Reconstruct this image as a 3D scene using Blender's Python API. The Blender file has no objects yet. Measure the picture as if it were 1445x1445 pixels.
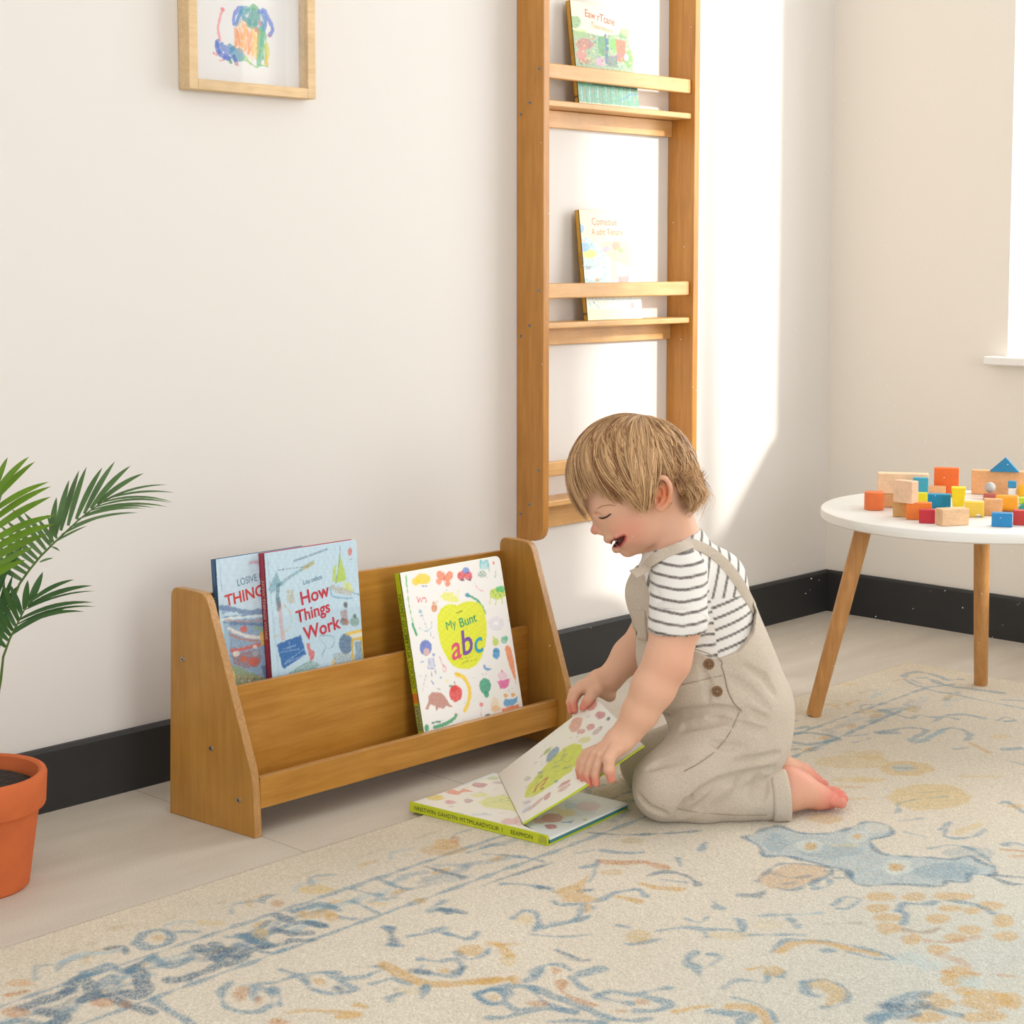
import bpy, math, random
import numpy as np
from mathutils import Vector, Matrix
random.seed(7); RNG = np.random.default_rng(7)
SC = bpy.context.scene; COL = SC.collection

# ------------------------------------------------------------------ camera model
CX, CY, CAMH = 722.5, 576.0, 0.9
_v1 = np.array([3087 - CX, CY - 364, 0.]); _v2 = np.array([-1850 - CX, CY - 364, 0.])
FPX = math.sqrt(-(_v1 @ _v2))
def nz(a): a = np.asarray(a, float); return a / np.linalg.norm(a)
_X = nz([_v1[0], _v1[1], -FPX]); _Y = nz([_v2[0], _v2[1], -FPX]); _Z = np.cross(_X, _Y)
RC = np.array([_X, _Y, _Z]); CAM = np.array([0, 0, CAMH])
_F = RC @ np.array([0, 0, -1.]); FH = nz([_F[0], _F[1], 0]); UH = np.array([FH[1], -FH[0], 0])
def ray(px, py): return nz(RC @ np.array([px - CX, CY - py, -FPX]))
def on(px, py, ax, val):
    d = ray(px, py); return CAM + d * (val - CAM[ax]) / d[ax]
def onplane(px, py, p0, n):
    d = ray(px, py); return CAM + d * ((np.asarray(p0) - CAM) @ n) / (d @ n)
def ondepth(px, py, dh):
    d = ray(px, py); return CAM + d * dh / (d @ FH)
def V(*a): return np.array(a, float)

# ------------------------------------------------------------------ scene helpers
def tag(o, label=None, cat=None, group=None, kind=None):
    if label: o['label'] = label
    if cat: o['category'] = cat
    if group: o['group'] = group
    if kind: o['kind'] = kind
    return o
def empty(name, loc, label, cat, group=None, rz=0):
    o = bpy.data.objects.new(name, None); COL.objects.link(o); o.location = loc; o.rotation_euler = (0, 0, rz)
    o.empty_display_size = .05
    return tag(o, label, cat, group)
def link(name, me, mats, parent=None, world=True, smooth=False):
    o = bpy.data.objects.new(name, me); COL.objects.link(o)
    for m in (mats if isinstance(mats, (list, tuple)) else [mats]): me.materials.append(m)
    if smooth: me.shade_smooth()
    if parent is not None:
        o.parent = parent
        if world: # geometry given in world coordinates: bake offset
            M = wmat(parent).inverted(); me.transform(M)
    return o
def wmat(o):
    M = Matrix.Translation(o.location) @ o.rotation_euler.to_matrix().to_4x4() @ Matrix.Diagonal((*o.scale, 1))
    return wmat(o.parent) @ M if o.parent else M
def mesh_np(name, verts, faces, cols=None, smooth=False):
    """faces: list of index arrays (n,3)/(n,4) or python lists"""
    me = bpy.data.meshes.new(name)
    if isinstance(faces, np.ndarray): faces = [faces]
    verts = np.asarray(verts, np.float32)
    me.vertices.add(len(verts)); me.vertices.foreach_set('co', verts.ravel())
    tot = sum(f.size for f in faces); n = sum(len(f) for f in faces)
    me.loops.add(tot); me.polygons.add(n)
    me.loops.foreach_set('vertex_index', np.concatenate([f.ravel() for f in faces]).astype(np.int32))
    ls, k = [], 0
    for f in faces:
        ls.append(k + np.arange(len(f)) * f.shape[1]); k += f.size
    me.polygons.foreach_set('loop_start', np.concatenate(ls).astype(np.int32))
    me.update(calc_edges=True); me.validate()
    if cols is not None:
        a = me.color_attributes.new('Col', 'FLOAT_COLOR', 'POINT')
        c = np.ones((len(verts), 4), np.float32); c[:, :3] = cols; a.data.foreach_set('color', c.ravel())
    if smooth: me.shade_smooth()
    return me
class MB:
    """collects verts + faces of one mesh"""
    def __init__(s): s.v = []; s.f = []; s.m = []
    def add(s, vs, fs, m=0):
        k = len(s.v); s.v += [tuple(v) for v in vs]; s.f += [tuple(i + k for i in f) for f in fs]; s.m += [m] * len(fs)
    def box(s, lo, hi, m=0):
        x0, y0, z0 = lo; x1, y1, z1 = hi
        s.add([(x0,y0,z0),(x1,y0,z0),(x1,y1,z0),(x0,y1,z0),(x0,y0,z1),(x1,y0,z1),(x1,y1,z1),(x0,y1,z1)],
              [(3,2,1,0),(4,5,6,7),(0,1,5,4),(1,2,6,5),(2,3,7,6),(3,0,4,7)], m)
    def hexa(s, a, b, m=0):   # two quads (bottom loop a, top loop b)
        s.add(list(a) + list(b), [(3,2,1,0),(4,5,6,7),(0,1,5,4),(1,2,6,5),(2,3,7,6),(3,0,4,7)], m)
    def prism(s, poly, off, m=0):  # polygon of 3d points extruded by vector
        n = len(poly); poly = [np.asarray(p, float) for p in poly]; off = np.asarray(off, float)
        s.add(poly + [p + off for p in poly], [tuple(range(n))[::-1], tuple(range(n, 2*n))] + [(i, (i+1) % n, n + (i+1) % n, n + i) for i in range(n)], m)
    def tube(s, pts, rads, seg=12, m=0, cap=True):
        pts = [np.asarray(p, float) for p in pts]
        if not hasattr(rads, '__len__'): rads = [rads] * len(pts)
        rings = []; ref = None
        for i, p in enumerate(pts):
            t = nz(pts[min(i+1, len(pts)-1)] - pts[max(i-1, 0)])
            if ref is None: ref = V(0,0,1) if abs(t[2]) < .9 else V(1,0,0)
            a = nz(np.cross(t, ref)); b = np.cross(t, a); ref = np.cross(a, t)
            rings.append([p + rads[i]*(math.cos(q)*a + math.sin(q)*b) for q in np.arange(seg)*2*math.pi/seg])
        vs = [v for r in rings for v in r]; fs = []
        for i in range(len(pts)-1):
            for j in range(seg):
                k = (j+1) % seg; fs.append((i*seg+j, i*seg+k, (i+1)*seg+k, (i+1)*seg+j))
        if cap: fs += [tuple(range(seg))[::-1], tuple((len(pts)-1)*seg + j for j in range(seg))]
        s.add(vs, fs, m)
    def lathe(s, prof, c=(0,0,0), seg=64, m=0):
        vs = [(c[0]+r*math.cos(q), c[1]+r*math.sin(q), c[2]+z) for r, z in prof for q in np.arange(seg)*2*math.pi/seg]
        fs = []
        for i in range(len(prof)-1):
            for j in range(seg):
                k = (j+1) % seg; fs.append((i*seg+j, i*seg+k, (i+1)*seg+k, (i+1)*seg+j))
        fs += [tuple(range(seg))[::-1], tuple((len(prof)-1)*seg + j for j in range(seg))]
        s.add(vs, fs, m)
    def build(s, name, mats, parent=None, bevel=0, seg=2, smooth=False, world=True, angle=None):
        me = bpy.data.meshes.new(name); me.from_pydata(s.v, [], s.f); me.update()
        import bmesh
        bm = bmesh.new(); bm.from_mesh(me); bmesh.ops.recalc_face_normals(bm, faces=bm.faces); bm.to_mesh(me); bm.free()
        for p, mi in zip(me.polygons, s.m): p.material_index = mi
        o = link(name, me, mats, parent, world)
        if bevel:
            md = o.modifiers.new('bevel', 'BEVEL'); md.width = bevel; md.segments = seg; md.limit_method = 'ANGLE'; md.angle_limit = math.radians(35)
            me.shade_smooth(); md.harden_normals = True
        if smooth: me.shade_smooth()
        if angle: me.shade_smooth(); me.set_sharp_from_angle(angle=math.radians(angle))
        return o

# ------------------------------------------------------------------ colours + materials
def lin(c):
    if isinstance(c, str):
        c = c.lstrip('#'); c = [int(c[i:i+2], 16) / 255 for i in (0, 2, 4)]
    elif max(c) > 1.001: c = [x / 255 for x in c]
    return np.array([x / 12.92 if x <= .04045 else ((x + .055) / 1.055) ** 2.4 for x in c])
def mat(name, col=None, rough=.6, spec=.5, attr=False, bump=None, var=None, sss=0, coat=0, metal=0, sheen=0, trans=0):
    """bump=(scale,strength,dist) noise bump ; var=(scale, amount) noise brightness variation"""
    m = bpy.data.materials.new(name); m.use_nodes = True; nt = m.node_tree; N = nt.nodes; L = nt.links
    b = N['Principled BSDF']; b.inputs['Roughness'].default_value = rough
    b.inputs['Specular IOR Level'].default_value = spec; b.inputs['Metallic'].default_value = metal
    if coat: b.inputs['Coat Weight'].default_value = coat; b.inputs['Coat Roughness'].default_value = .25
    if sheen: b.inputs['Sheen Weight'].default_value = sheen; b.inputs['Sheen Roughness'].default_value = .5
    if sss:
        b.inputs['Subsurface Weight'].default_value = sss; b.inputs['Subsurface Radius'].default_value = (.012, .005, .003); b.inputs['Subsurface Scale'].default_value = 1.0
    src = None
    tc = N.new('ShaderNodeTexCoord')
    if attr:
        a = N.new('ShaderNodeAttribute'); a.attribute_name = 'Col'; src = a.outputs['Color']
    elif col is not None:
        r = N.new('ShaderNodeRGB'); r.outputs[0].default_value = (*lin(col), 1); src = r.outputs[0]
    if var:
        n = N.new('ShaderNodeTexNoise'); n.inputs['Scale'].default_value = var[0]; n.inputs['Detail'].default_value = 4
        L.new(tc.outputs['Object'], n.inputs['Vector'])
        mr = N.new('ShaderNodeMapRange'); mr.inputs['From Min'].default_value = .25; mr.inputs['From Max'].default_value = .75
        mr.inputs['To Min'].default_value = 1 - var[1]; mr.inputs['To Max'].default_value = 1 + var[1]
        L.new(n.outputs['Fac'], mr.inputs['Value'])
        mx = N.new('ShaderNodeVectorMath'); mx.operation = 'SCALE'; L.new(src, mx.inputs[0]); L.new(mr.outputs[0], mx.inputs['Scale']); src = mx.outputs[0]
    L.new(src, b.inputs['Base Color'])
    if bump:
        n = N.new('ShaderNodeTexNoise'); n.inputs['Scale'].default_value = bump[0]; n.inputs['Detail'].default_value = 3
        L.new(tc.outputs['Object'], n.inputs['Vector'])
        bp = N.new('ShaderNodeBump'); bp.inputs['Strength'].default_value = bump[1]; bp.inputs['Distance'].default_value = bump[2]
        L.new(n.outputs['Fac'], bp.inputs['Height']); L.new(bp.outputs[0], b.inputs['Normal'])
    if trans:
        t = N.new('ShaderNodeBsdfTranslucent'); L.new(src, t.inputs['Color']); mxs = N.new('ShaderNodeMixShader'); mxs.inputs[0].default_value = trans
        out = N['Material Output']; L.new(b.outputs[0], mxs.inputs[1]); L.new(t.outputs[0], mxs.inputs[2]); L.new(mxs.outputs[0], out.inputs['Surface'])
    return m
def wood(name, c1, c2, axis=2, scale=9, rough=.42, coat=.15, stretch=14, blot=.12):
    m = bpy.data.materials.new(name); m.use_nodes = True; nt = m.node_tree; N = nt.nodes; L = nt.links
    b = N['Principled BSDF']; b.inputs['Roughness'].default_value = rough; b.inputs['Coat Weight'].default_value = coat; b.inputs['Coat Roughness'].default_value = .3
    tc = N.new('ShaderNodeTexCoord'); mp = N.new('ShaderNodeMapping')
    s = [scale * stretch] * 3; s[axis] = scale; mp.inputs['Scale'].default_value = s
    L.new(tc.outputs['Object'], mp.inputs['Vector'])
    n = N.new('ShaderNodeTexNoise'); n.inputs['Scale'].default_value = 1; n.inputs['Detail'].default_value = 6; n.inputs['Roughness'].default_value = .65; n.inputs['Distortion'].default_value = .4
    L.new(mp.outputs[0], n.inputs['Vector'])
    r = N.new('ShaderNodeValToRGB'); r.color_ramp.elements[0].position = .3; r.color_ramp.elements[1].position = .7
    r.color_ramp.elements[0].color = (*lin(c1), 1); r.color_ramp.elements[1].color = (*lin(c2), 1)
    L.new(n.outputs['Fac'], r.inputs['Fac'])
    n2 = N.new('ShaderNodeTexNoise'); n2.inputs['Scale'].default_value = 14; n2.inputs['Detail'].default_value = 5; L.new(tc.outputs['Object'], n2.inputs['Vector'])
    mr = N.new('ShaderNodeMapRange'); mr.inputs['From Min'].default_value = .3; mr.inputs['From Max'].default_value = .7
    mr.inputs['To Min'].default_value = 1 - blot; mr.inputs['To Max'].default_value = 1 + blot
    L.new(n2.outputs['Fac'], mr.inputs['Value'])
    mx = N.new('ShaderNodeVectorMath'); mx.operation = 'SCALE'; L.new(r.outputs[0], mx.inputs[0]); L.new(mr.outputs[0], mx.inputs['Scale'])
    L.new(mx.outputs[0], b.inputs['Base Color'])
    bp = N.new('ShaderNodeBump'); bp.inputs['Strength'].default_value = .12; bp.inputs['Distance'].default_value = .0006
    L.new(n.outputs['Fac'], bp.inputs['Height']); L.new(bp.outputs[0], b.inputs['Normal'])
    return m

# ------------------------------------------------------------------ painter: coloured pattern on a planar patch
def wob(X, Y, sc, seed=0):
    r = np.random.default_rng(seed); o = np.zeros_like(X)
    for k in range(6):
        a = r.uniform(0, 2*math.pi); f = sc * r.uniform(.6, 1.9); o = o + np.sin((X*math.cos(a) + Y*math.sin(a))*f + r.uniform(0, 6.3))
    return o / 6
class Paint:
    """surface patch: origin p0, unit ex, ey (world), size w,h (m); traces come in as photo pixels and are dropped on the plane"""
    def __init__(s, p0, ex, ey, w, h, res, base, zoom=(0, 0, 1), x0=0, y0=0):
        s.p0 = np.asarray(p0, float); s.ex = nz(ex); s.ey = nz(ey); s.n = np.cross(s.ex, s.ey)
        s.nx = max(2, int(w/res)+1); s.ny = max(2, int(h/res)+1)
        s.x = np.linspace(x0, x0+w, s.nx); s.y = np.linspace(y0, y0+h, s.ny); s.X, s.Y = np.meshgrid(s.x, s.y, indexing='ij')
        s.C = np.ones((s.nx, s.ny, 3)) * lin(base); s.zoom = zoom; s.wa = .0008; s.wm = 1.; s.seed = 1; s.soft = res*.7; s.speck = .12
        s.txt = []
    def tr(s, pts):
        ox, oy, sc = s.zoom; out = []
        for (a, b) in pts:
            q = onplane(ox + a/sc, oy + b/sc, s.p0, s.n) - s.p0; out.append((q @ s.ex, q @ s.ey))
        return np.array(out)
    def reg(s, P, pad):
        lo = P.min(0) - pad; hi = P.max(0) + pad
        i0, i1 = np.searchsorted(s.x, [lo[0], hi[0]]); j0, j1 = np.searchsorted(s.y, [lo[1], hi[1]])
        return slice(i0, i1), slice(j0, j1)
    def put(s, R, d, col, a=1., speck=None):
        X = s.X[R]; Y = s.Y[R]
        if X.size == 0: return
        s.seed += 1
        d = d + s.wa * 2.2 * wob(X, Y, 1.2 / max(s.wa, 1e-5) * .25, s.seed)
        k = np.clip(.5 - d / (2*s.soft), 0, 1) * a
        sp = s.speck if speck is None else speck
        if sp: k = k * np.clip(1 - sp * 2.2 * RNG.random(X.shape), 0, 1)
        var = 1 + .10 * wob(X, Y, .35/max(s.wa, 1e-5), s.seed + 99)
        s.C[R] = s.C[R] * (1 - k[..., None]) + lin(col) * var[..., None] * k[..., None]
    def poly(s, pts, col, a=1., local=False, **k):
        P = np.array(pts, float) if local else s.tr(pts); R = s.reg(P, s.wa*4 + .002); X = s.X[R]; Y = s.Y[R]
        if X.size == 0: return
        ins = np.zeros(X.shape, bool); dm = np.full(X.shape, 9.)
        for i in range(len(P)):
            x1, y1 = P[i]; x2, y2 = P[(i+1) % len(P)]
            c = ((y1 > Y) != (y2 > Y))
            xi = (x2-x1)*(Y-y1)/((y2-y1) if y2 != y1 else 1e-12) + x1
            ins ^= (c & (X < xi)); dm = np.minimum(dm, s.seg(X, Y, P[i], P[(i+1) % len(P)]))
        s.put(R, np.where(ins, -dm, dm), col, a, **k)
    @staticmethod
    def seg(X, Y, A, B):
        bx, by = B - A; l = bx*bx + by*by + 1e-12; t = np.clip(((X-A[0])*bx + (Y-A[1])*by)/l, 0, 1)
        return np.hypot(X - A[0] - t*bx, Y - A[1] - t*by)
    def stroke(s, pts, w, col, a=1., local=False, smooth=True, **k):
        w = w*s.wm; P = np.array(pts, float) if local else s.tr(pts)
        if smooth and len(P) > 2:
            Q = [P[0]]
            for i in range(len(P)-1):
                p0 = P[max(i-1, 0)]; p1 = P[i]; p2 = P[i+1]; p3 = P[min(i+2, len(P)-1)]
                for t in (.25, .5, .75, 1): Q.append(.5*((2*p1) + (-p0+p2)*t + (2*p0-5*p1+4*p2-p3)*t*t + (-p0+3*p1-3*p2+p3)*t**3))
            P = np.array(Q)
        R = s.reg(P, w + s.wa*4 + .001); X = s.X[R]; Y = s.Y[R]
        if X.size == 0: return
        d = np.full(X.shape, 9.)
        for i in range(len(P)-1): d = np.minimum(d, s.seg(X, Y, P[i], P[i+1]))
        s.put(R, d - w/2, col, a, **k)
    def ell(s, c, r, col, a=1., rot=0, **k):
        q = [(c[0] + r[0]*math.cos(t)*math.cos(rot) - r[1]*math.sin(t)*math.sin(rot), c[1] + r[0]*math.cos(t)*math.sin(rot) + r[1]*math.sin(t)*math.cos(rot)) for t in np.arange(16)*math.pi/8]
        s.poly(q, col, a, **k)
    def text(s, body, c, h, col, rot=0, shear=0, w=None, bold=0.0, sx=1.):
        """c, h in trace pixels; letters become thin geometry lying on the surface"""
        P = s.tr([c, (c[0], c[1]-h), ]); hm = np.linalg.norm(P[1]-P[0])
        s.txt.append((body, P[0], hm, col, rot, shear, bold, sx))
    def mesh(s, name, thick=.001, lift=.00035, back=None, shape=None, full=False):
        n = s.n if s.n @ (CAM - s.p0) > 0 else -s.n
        W = s.p0 + s.X[..., None]*s.ex + s.Y[..., None]*s.ey if shape is None else shape(s.X, s.Y)
        nv = s.nx*s.ny; idx = np.arange(nv).reshape(s.nx, s.ny)
        q = np.stack([idx[:-1, :-1], idx[1:, :-1], idx[1:, 1:], idx[:-1, 1:]], -1).reshape(-1, 4)
        if s.n @ n < 0: q = q[:, ::-1]
        v = [W.reshape(-1, 3)]; c = [s.C.reshape(-1, 3)]; fs = [q]
        if thick:
            edge = list(idx[:, 0]) + list(idx[-1, 1:]) + list(idx[-2::-1, -1]) + list(idx[0, -2:0:-1]); E = np.array(edge); m = len(E)
            v.append(W.reshape(-1, 3)[E] - n*thick); bc = lin(back) if back else None
            c.append(s.C.reshape(-1, 3)[E] if bc is None else np.ones((m, 3))*bc)
            k = nv + np.arange(m); side = np.stack([E, k, np.roll(k, -1), np.roll(E, -1)], -1)
            if s.n @ n < 0: side = side[:, ::-1]
            fs.append(side)
            if full:
                v.append(W.reshape(-1, 3) - n*thick); c.append(np.ones((nv, 3))*(lin(back) if back else 1)); q2 = (q + nv + m)[:, ::-1]; fs.append(q2)
            cidx = [0, s.nx-1, s.nx-1+s.ny-1, 2*(s.nx-1)+s.ny-1]
            bq = np.array([[nv+i for i in cidx[::-1]]])
            if not full: fs.append(bq if s.n @ n > 0 else bq[:, ::-1])
        k0 = sum(len(a) for a in v)
        for body, P, hm, col, rot, shear, bold, sx in s.txt:
            tv, tf = text_geo(body, shear, bold)
            tv = tv * hm / .7; tv[:, 0] *= sx; ca, sa = math.cos(rot), math.sin(rot)
            # reading direction: image right; up: image up
            up = -1 if s.ydown else 1
            X2 = P[0] + tv[:, 0]*ca - tv[:, 1]*sa; Y2 = P[1] + up*(tv[:, 0]*sa + tv[:, 1]*ca)
            pos = (s.p0 + X2[:, None]*s.ex + Y2[:, None]*s.ey if shape is None else shape(X2, Y2)) + n*lift
            v.append(pos); c.append(np.ones((len(pos), 3))*lin(col)); fs.append(tf + k0); k0 += len(pos)
        return mesh_np(name, np.concatenate(v), fs, np.clip(np.concatenate(c), 0, 1))
    ydown = False
def text_geo(body, shear=0, bold=0.0):
    cu = bpy.data.curves.new('t', 'FONT'); cu.body = body; cu.size = 1; cu.shear = shear; cu.align_x = 'CENTER'; cu.offset = bold; cu.resolution_u = 3
    o = bpy.data.objects.new('t', cu); COL.objects.link(o); bpy.context.view_layer.update()
    me = o.evaluated_get(bpy.context.evaluated_depsgraph_get()).to_mesh(); me.calc_loop_triangles()
    v = np.array([x.co[:] for x in me.vertices]).reshape(-1, 3); f = np.array([t.vertices[:] for t in me.loop_triangles]).reshape(-1, 3)
    bpy.data.objects.remove(o); bpy.data.curves.remove(cu)
    if len(v) == 0: return np.zeros((0, 3)), np.zeros((0, 3), int)
    v[:, 1] -= .35; return v, f
# ------------------------------------------------------------------ the room
WY, WX = 2.475, 3.745           # wall behind the bookcase (plane y), window wall (plane x)
m_wall = mat('wall_paint', '#e6e2dd', rough=.85, spec=.2, bump=(260, .04, .001))
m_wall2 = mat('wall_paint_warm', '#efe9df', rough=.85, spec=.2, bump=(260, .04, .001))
m_base = mat('skirting_paint', '#2b2b2c', rough=.55, var=(9, .12), bump=(60, .05, .001))
m_white = mat('white_paint', '#f4f2ee', rough=.5)
def floor_material():
    m = mat('floor_vinyl', '#c6beb2', rough=.6, spec=.35); nt = m.node_tree; N = nt.nodes; L = nt.links; b = N['Principled BSDF']
    tc = N.new('ShaderNodeTexCoord'); mp = N.new('ShaderNodeMapping'); mp.inputs['Scale'].default_value = (3, 14, 3); mp.inputs['Rotation'].default_value = (0, 0, .1)
    L.new(tc.outputs['Object'], mp.inputs['Vector'])
    n = N.new('ShaderNodeTexNoise'); n.inputs['Scale'].default_value = 1; n.inputs['Detail'].default_value = 6; L.new(mp.outputs[0], n.inputs['Vector'])
    r = N.new('ShaderNodeValToRGB'); r.color_ramp.elements[0].position = .3; r.color_ramp.elements[1].position = .7
    r.color_ramp.elements[0].color = (*lin('#c4baab'), 1); r.color_ramp.elements[1].color = (*lin('#d3cabd'), 1); L.new(n.outputs['Fac'], r.inputs[0])
    f = N.new('ShaderNodeTexNoise'); f.inputs['Scale'].default_value = 420; f.inputs['Detail'].default_value = 2; L.new(tc.outputs['Object'], f.inputs['Vector'])
    fr = N.new('ShaderNodeMapRange'); fr.inputs['From Min'].default_value = .3; fr.inputs['From Max'].default_value = .7; fr.inputs['To Min'].default_value = .9; fr.inputs['To Max'].default_value = 1.08; L.new(f.outputs['Fac'], fr.inputs[0])
    mx = N.new('ShaderNodeVectorMath'); mx.operation = 'SCALE'; L.new(r.outputs[0], mx.inputs[0]); L.new(fr.outputs[0], mx.inputs['Scale'])
    sp = N.new('ShaderNodeSeparateXYZ'); L.new(tc.outputs['Object'], sp.inputs[0])
    def math_(op, a, b=None):
        k = N.new('ShaderNodeMath'); k.operation = op
        for i, x in enumerate((a, b)):
            if x is None: continue
            if hasattr(x, 'links'): L.new(x, k.inputs[i])
            else: k.inputs[i].default_value = x
        return k.outputs[0]
    def seam(co, off, per):
        q = math_('ABSOLUTE', math_('SUBTRACT', math_('FRACT', math_('DIVIDE', math_('SUBTRACT', co, off), per)), .5))
        return math_('GREATER_THAN', q, .5 - .0011/per)
    s = math_('MAXIMUM', seam(sp.outputs[0], 1.644, 4.1), seam(sp.outputs[0], 2.054, 4.1))
    mm = N.new('ShaderNodeMixRGB'); L.new(math_('MULTIPLY', s, .42), mm.inputs[0]); L.new(mx.outputs[0], mm.inputs[1]); mm.inputs[2].default_value = (*lin('#5c5248'), 1)
    L.new(mm.outputs[0], b.inputs['Base Color'])
    return m
def structure(name, mb, m, **k): return tag(mb.build(name, m, **k), kind='structure')
XL, YN, ZC = -1.6, -2.2, 2.75
b = MB(); b.box((XL, YN, -.05), (WX+.2, WY+.15, 0)); structure('floor', b, floor_material())
b = MB(); b.box((XL, WY, 0), (WX+.2, WY+.15, ZC)); structure('wall_back', b, m_wall)
WIN = dict(y0=.02, y1=1.982, z0=.668, z1=2.60)
b = MB()
b.box((WX, YN, 0), (WX+.2, WIN['y0'], ZC)); b.box((WX, WIN['y1'], 0), (WX+.2, WY, ZC))
b.box((WX, WIN['y0'], 0), (WX+.2, WIN['y1'], WIN['z0'])); b.box((WX, WIN['y0'], WIN['z1']), (WX+.2, WIN['y1'], ZC))
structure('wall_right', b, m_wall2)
W2X0, W2X1, W2Z0, W2Z1 = .1, 1.9, .8, 2.2  # opening added in the unseen front wall so the fill lamp can shine in
b = MB(); b.box((XL, YN-.15, 0), (W2X0, YN, ZC)); b.box((W2X1, YN-.15, 0), (WX+.2, YN, ZC)); b.box((W2X0, YN-.15, 0), (W2X1, YN, W2Z0)); b.box((W2X0, YN-.15, W2Z1), (W2X1, YN, ZC)); structure('wall_front', b, m_wall)
b = MB(); b.box((XL, YN, ZC), (WX+.2, WY+.15, ZC+.08)); structure('ceiling', b, m_white)
def baseboard(name, p, q, out):   # profile with a small chamfer, run from p to q
    p = V(*p); q = V(*q); out = V(*out); h, t = .105, .012
    prof = [(0, 0), (t, 0), (t, h-.006), (t-.004, h), (0, h)]
    b = MB(); b.prism([p + out*a + V(0, 0, c) for a, c in prof], q-p); structure(name, b, m_base)
baseboard('baseboard_back', (XL, WY-.0005, 0), (WX, WY-.0005, 0), (0, -1, 0))
baseboard('baseboard_right', (WX-.0005, YN, 0), (WX-.0005, WY-.013, 0), (-1, 0, 0))
# window: sill, frame, pane
b = MB(); b.box((WX-.035, WIN['y0']-.045, WIN['z0']-.018), (WX+.17, WIN['y1']+.045, WIN['z0']+.002))
sill = b.build('trim_1', m_white, bevel=.004); tag(sill, kind='structure')
b = MB(); y0, y1, z0, z1 = WIN['y0'], WIN['y1'], WIN['z0']+.002, WIN['z1']; xx = WX+.15
for lo, hi in (((xx, y0, z0), (xx+.05, y0+.05, z1)), ((xx, y1-.05, z0), (xx+.05, y1, z1)), ((xx, y0, z0), (xx+.05, y1, z0+.05)), ((xx, y0, z1-.05), (xx+.05, y1, z1)), ((xx, (y0+y1)/2-.02, z0), (xx+.05, (y0+y1)/2+.02, z1))): b.box(lo, hi)
wf = structure('window_1', b, m_white)
def glass_material():
    m = bpy.data.materials.new('window_glass'); m.use_nodes = True; N = m.node_tree.nodes; L = m.node_tree.links
    t = N.new('ShaderNodeBsdfTransparent'); g = N.new('ShaderNodeBsdfGlossy'); g.inputs['Roughness'].default_value = .02
    x = N.new('ShaderNodeMixShader'); x.inputs[0].default_value = .05; L.new(t.outputs[0], x.inputs[1]); L.new(g.outputs[0], x.inputs[2]); L.new(x.outputs[0], N['Material Output'].inputs[0]); return m
m_glass = glass_material()
b = MB(); b.box((xx+.02, y0+.045, z0+.045), (xx+.026, y1-.045, z1-.045)); b.build('window_pane', m_glass, wf)

# ------------------------------------------------------------------ rug
RGZ = .005
rg = Paint((0, 0, RGZ), (1, 0, 0), (0, 1, 0), 2.72, 1.70, .0026, '#ddd3c1', x0=.64, y0=.30)
rg.wa = .0028; rg.wm = 1.15; rg.speck = .30; rg.soft = .0026
BL, BD, BP, GO, GD, OR = '#5f8aa2', '#3f6a85', '#9fbdc8', '#cf9f3c', '#b8822e', '#c07f38'
X, Y = rg.X, rg.Y
# colour fields of the worn ground: greener-blue bloom in the middle, warmer border
bl = np.clip(1 - np.hypot((X-2.0)/.75, (Y-1.05)/.42), 0, 1)[..., None]; rg.C = rg.C*(1-bl*.6) + lin('#bfcbc8')*bl*.6
bd = np.clip((Y-1.85)/.1, 0, 1)[..., None]*.45 + np.clip((X-3.2)/.08, 0, 1)[..., None]*.3; rg.C = rg.C*(1-bd) + lin('#d6c6ab')*bd
def L_(pts, w, c, a=.85, **k): rg.stroke(pts, w, c, a, **k)
def loc(pts, w, c, a=.85, **k): rg.stroke(pts, w, c, a, local=True, **k)
# border lines (straight in the weave)
loc([(.6, 1.838), (1.2, 1.842), (1.82, 1.838), (2.6, 1.84), (3.18, 1.85)], .007, BL, .8)
loc([(.6, 1.728), (1.5, 1.73), (2.2, 1.738), (3.0, 1.79)], .007, BL, .85)
loc([(3.17, 1.85), (3.16, 1.3), (3.16, .4)], .006, BL, .7)
# border ornaments
rs = np.random.default_rng(3)
for k in range(96):     # seeded scrolls and leaves filling the border band
    x = .8 + k*.025 + rs.uniform(-.01, .01)
    y = 1.785 + rs.uniform(-.032, .032); a = rs.uniform(-.9, .9); l = rs.uniform(.016, .04)
    loc([(x-l*math.cos(a), y-l*math.sin(a)*.7), (x, y+rs.uniform(-.01, .01)), (x+l*math.cos(a), y+l*math.sin(a)*.7)], rs.uniform(.006, .016), rs.choice([BL, BD, BL, BP]), rs.uniform(.45, .85) * (1 if x < 1.6 else .6))
    if k % 4 == 1: rg.poly([(x+.018*math.cos(t), y+.012+.007*math.sin(t)) for t in np.arange(8)*.785], GO, .7, local=True)
    if k % 3 == 0:
        x2 = x + rs.uniform(0, .1); loc([(x2, 1.885), (x2+.02, 1.905+rs.uniform(-.01, .01)), (x2+.05, 1.895)], .006, rs.choice([BL, GO, BP]), .55)
    if k % 5 == 0: loc([(x, 1.925), (x+.05, 1.927)], .005, '#b9a98c', .5)
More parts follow.
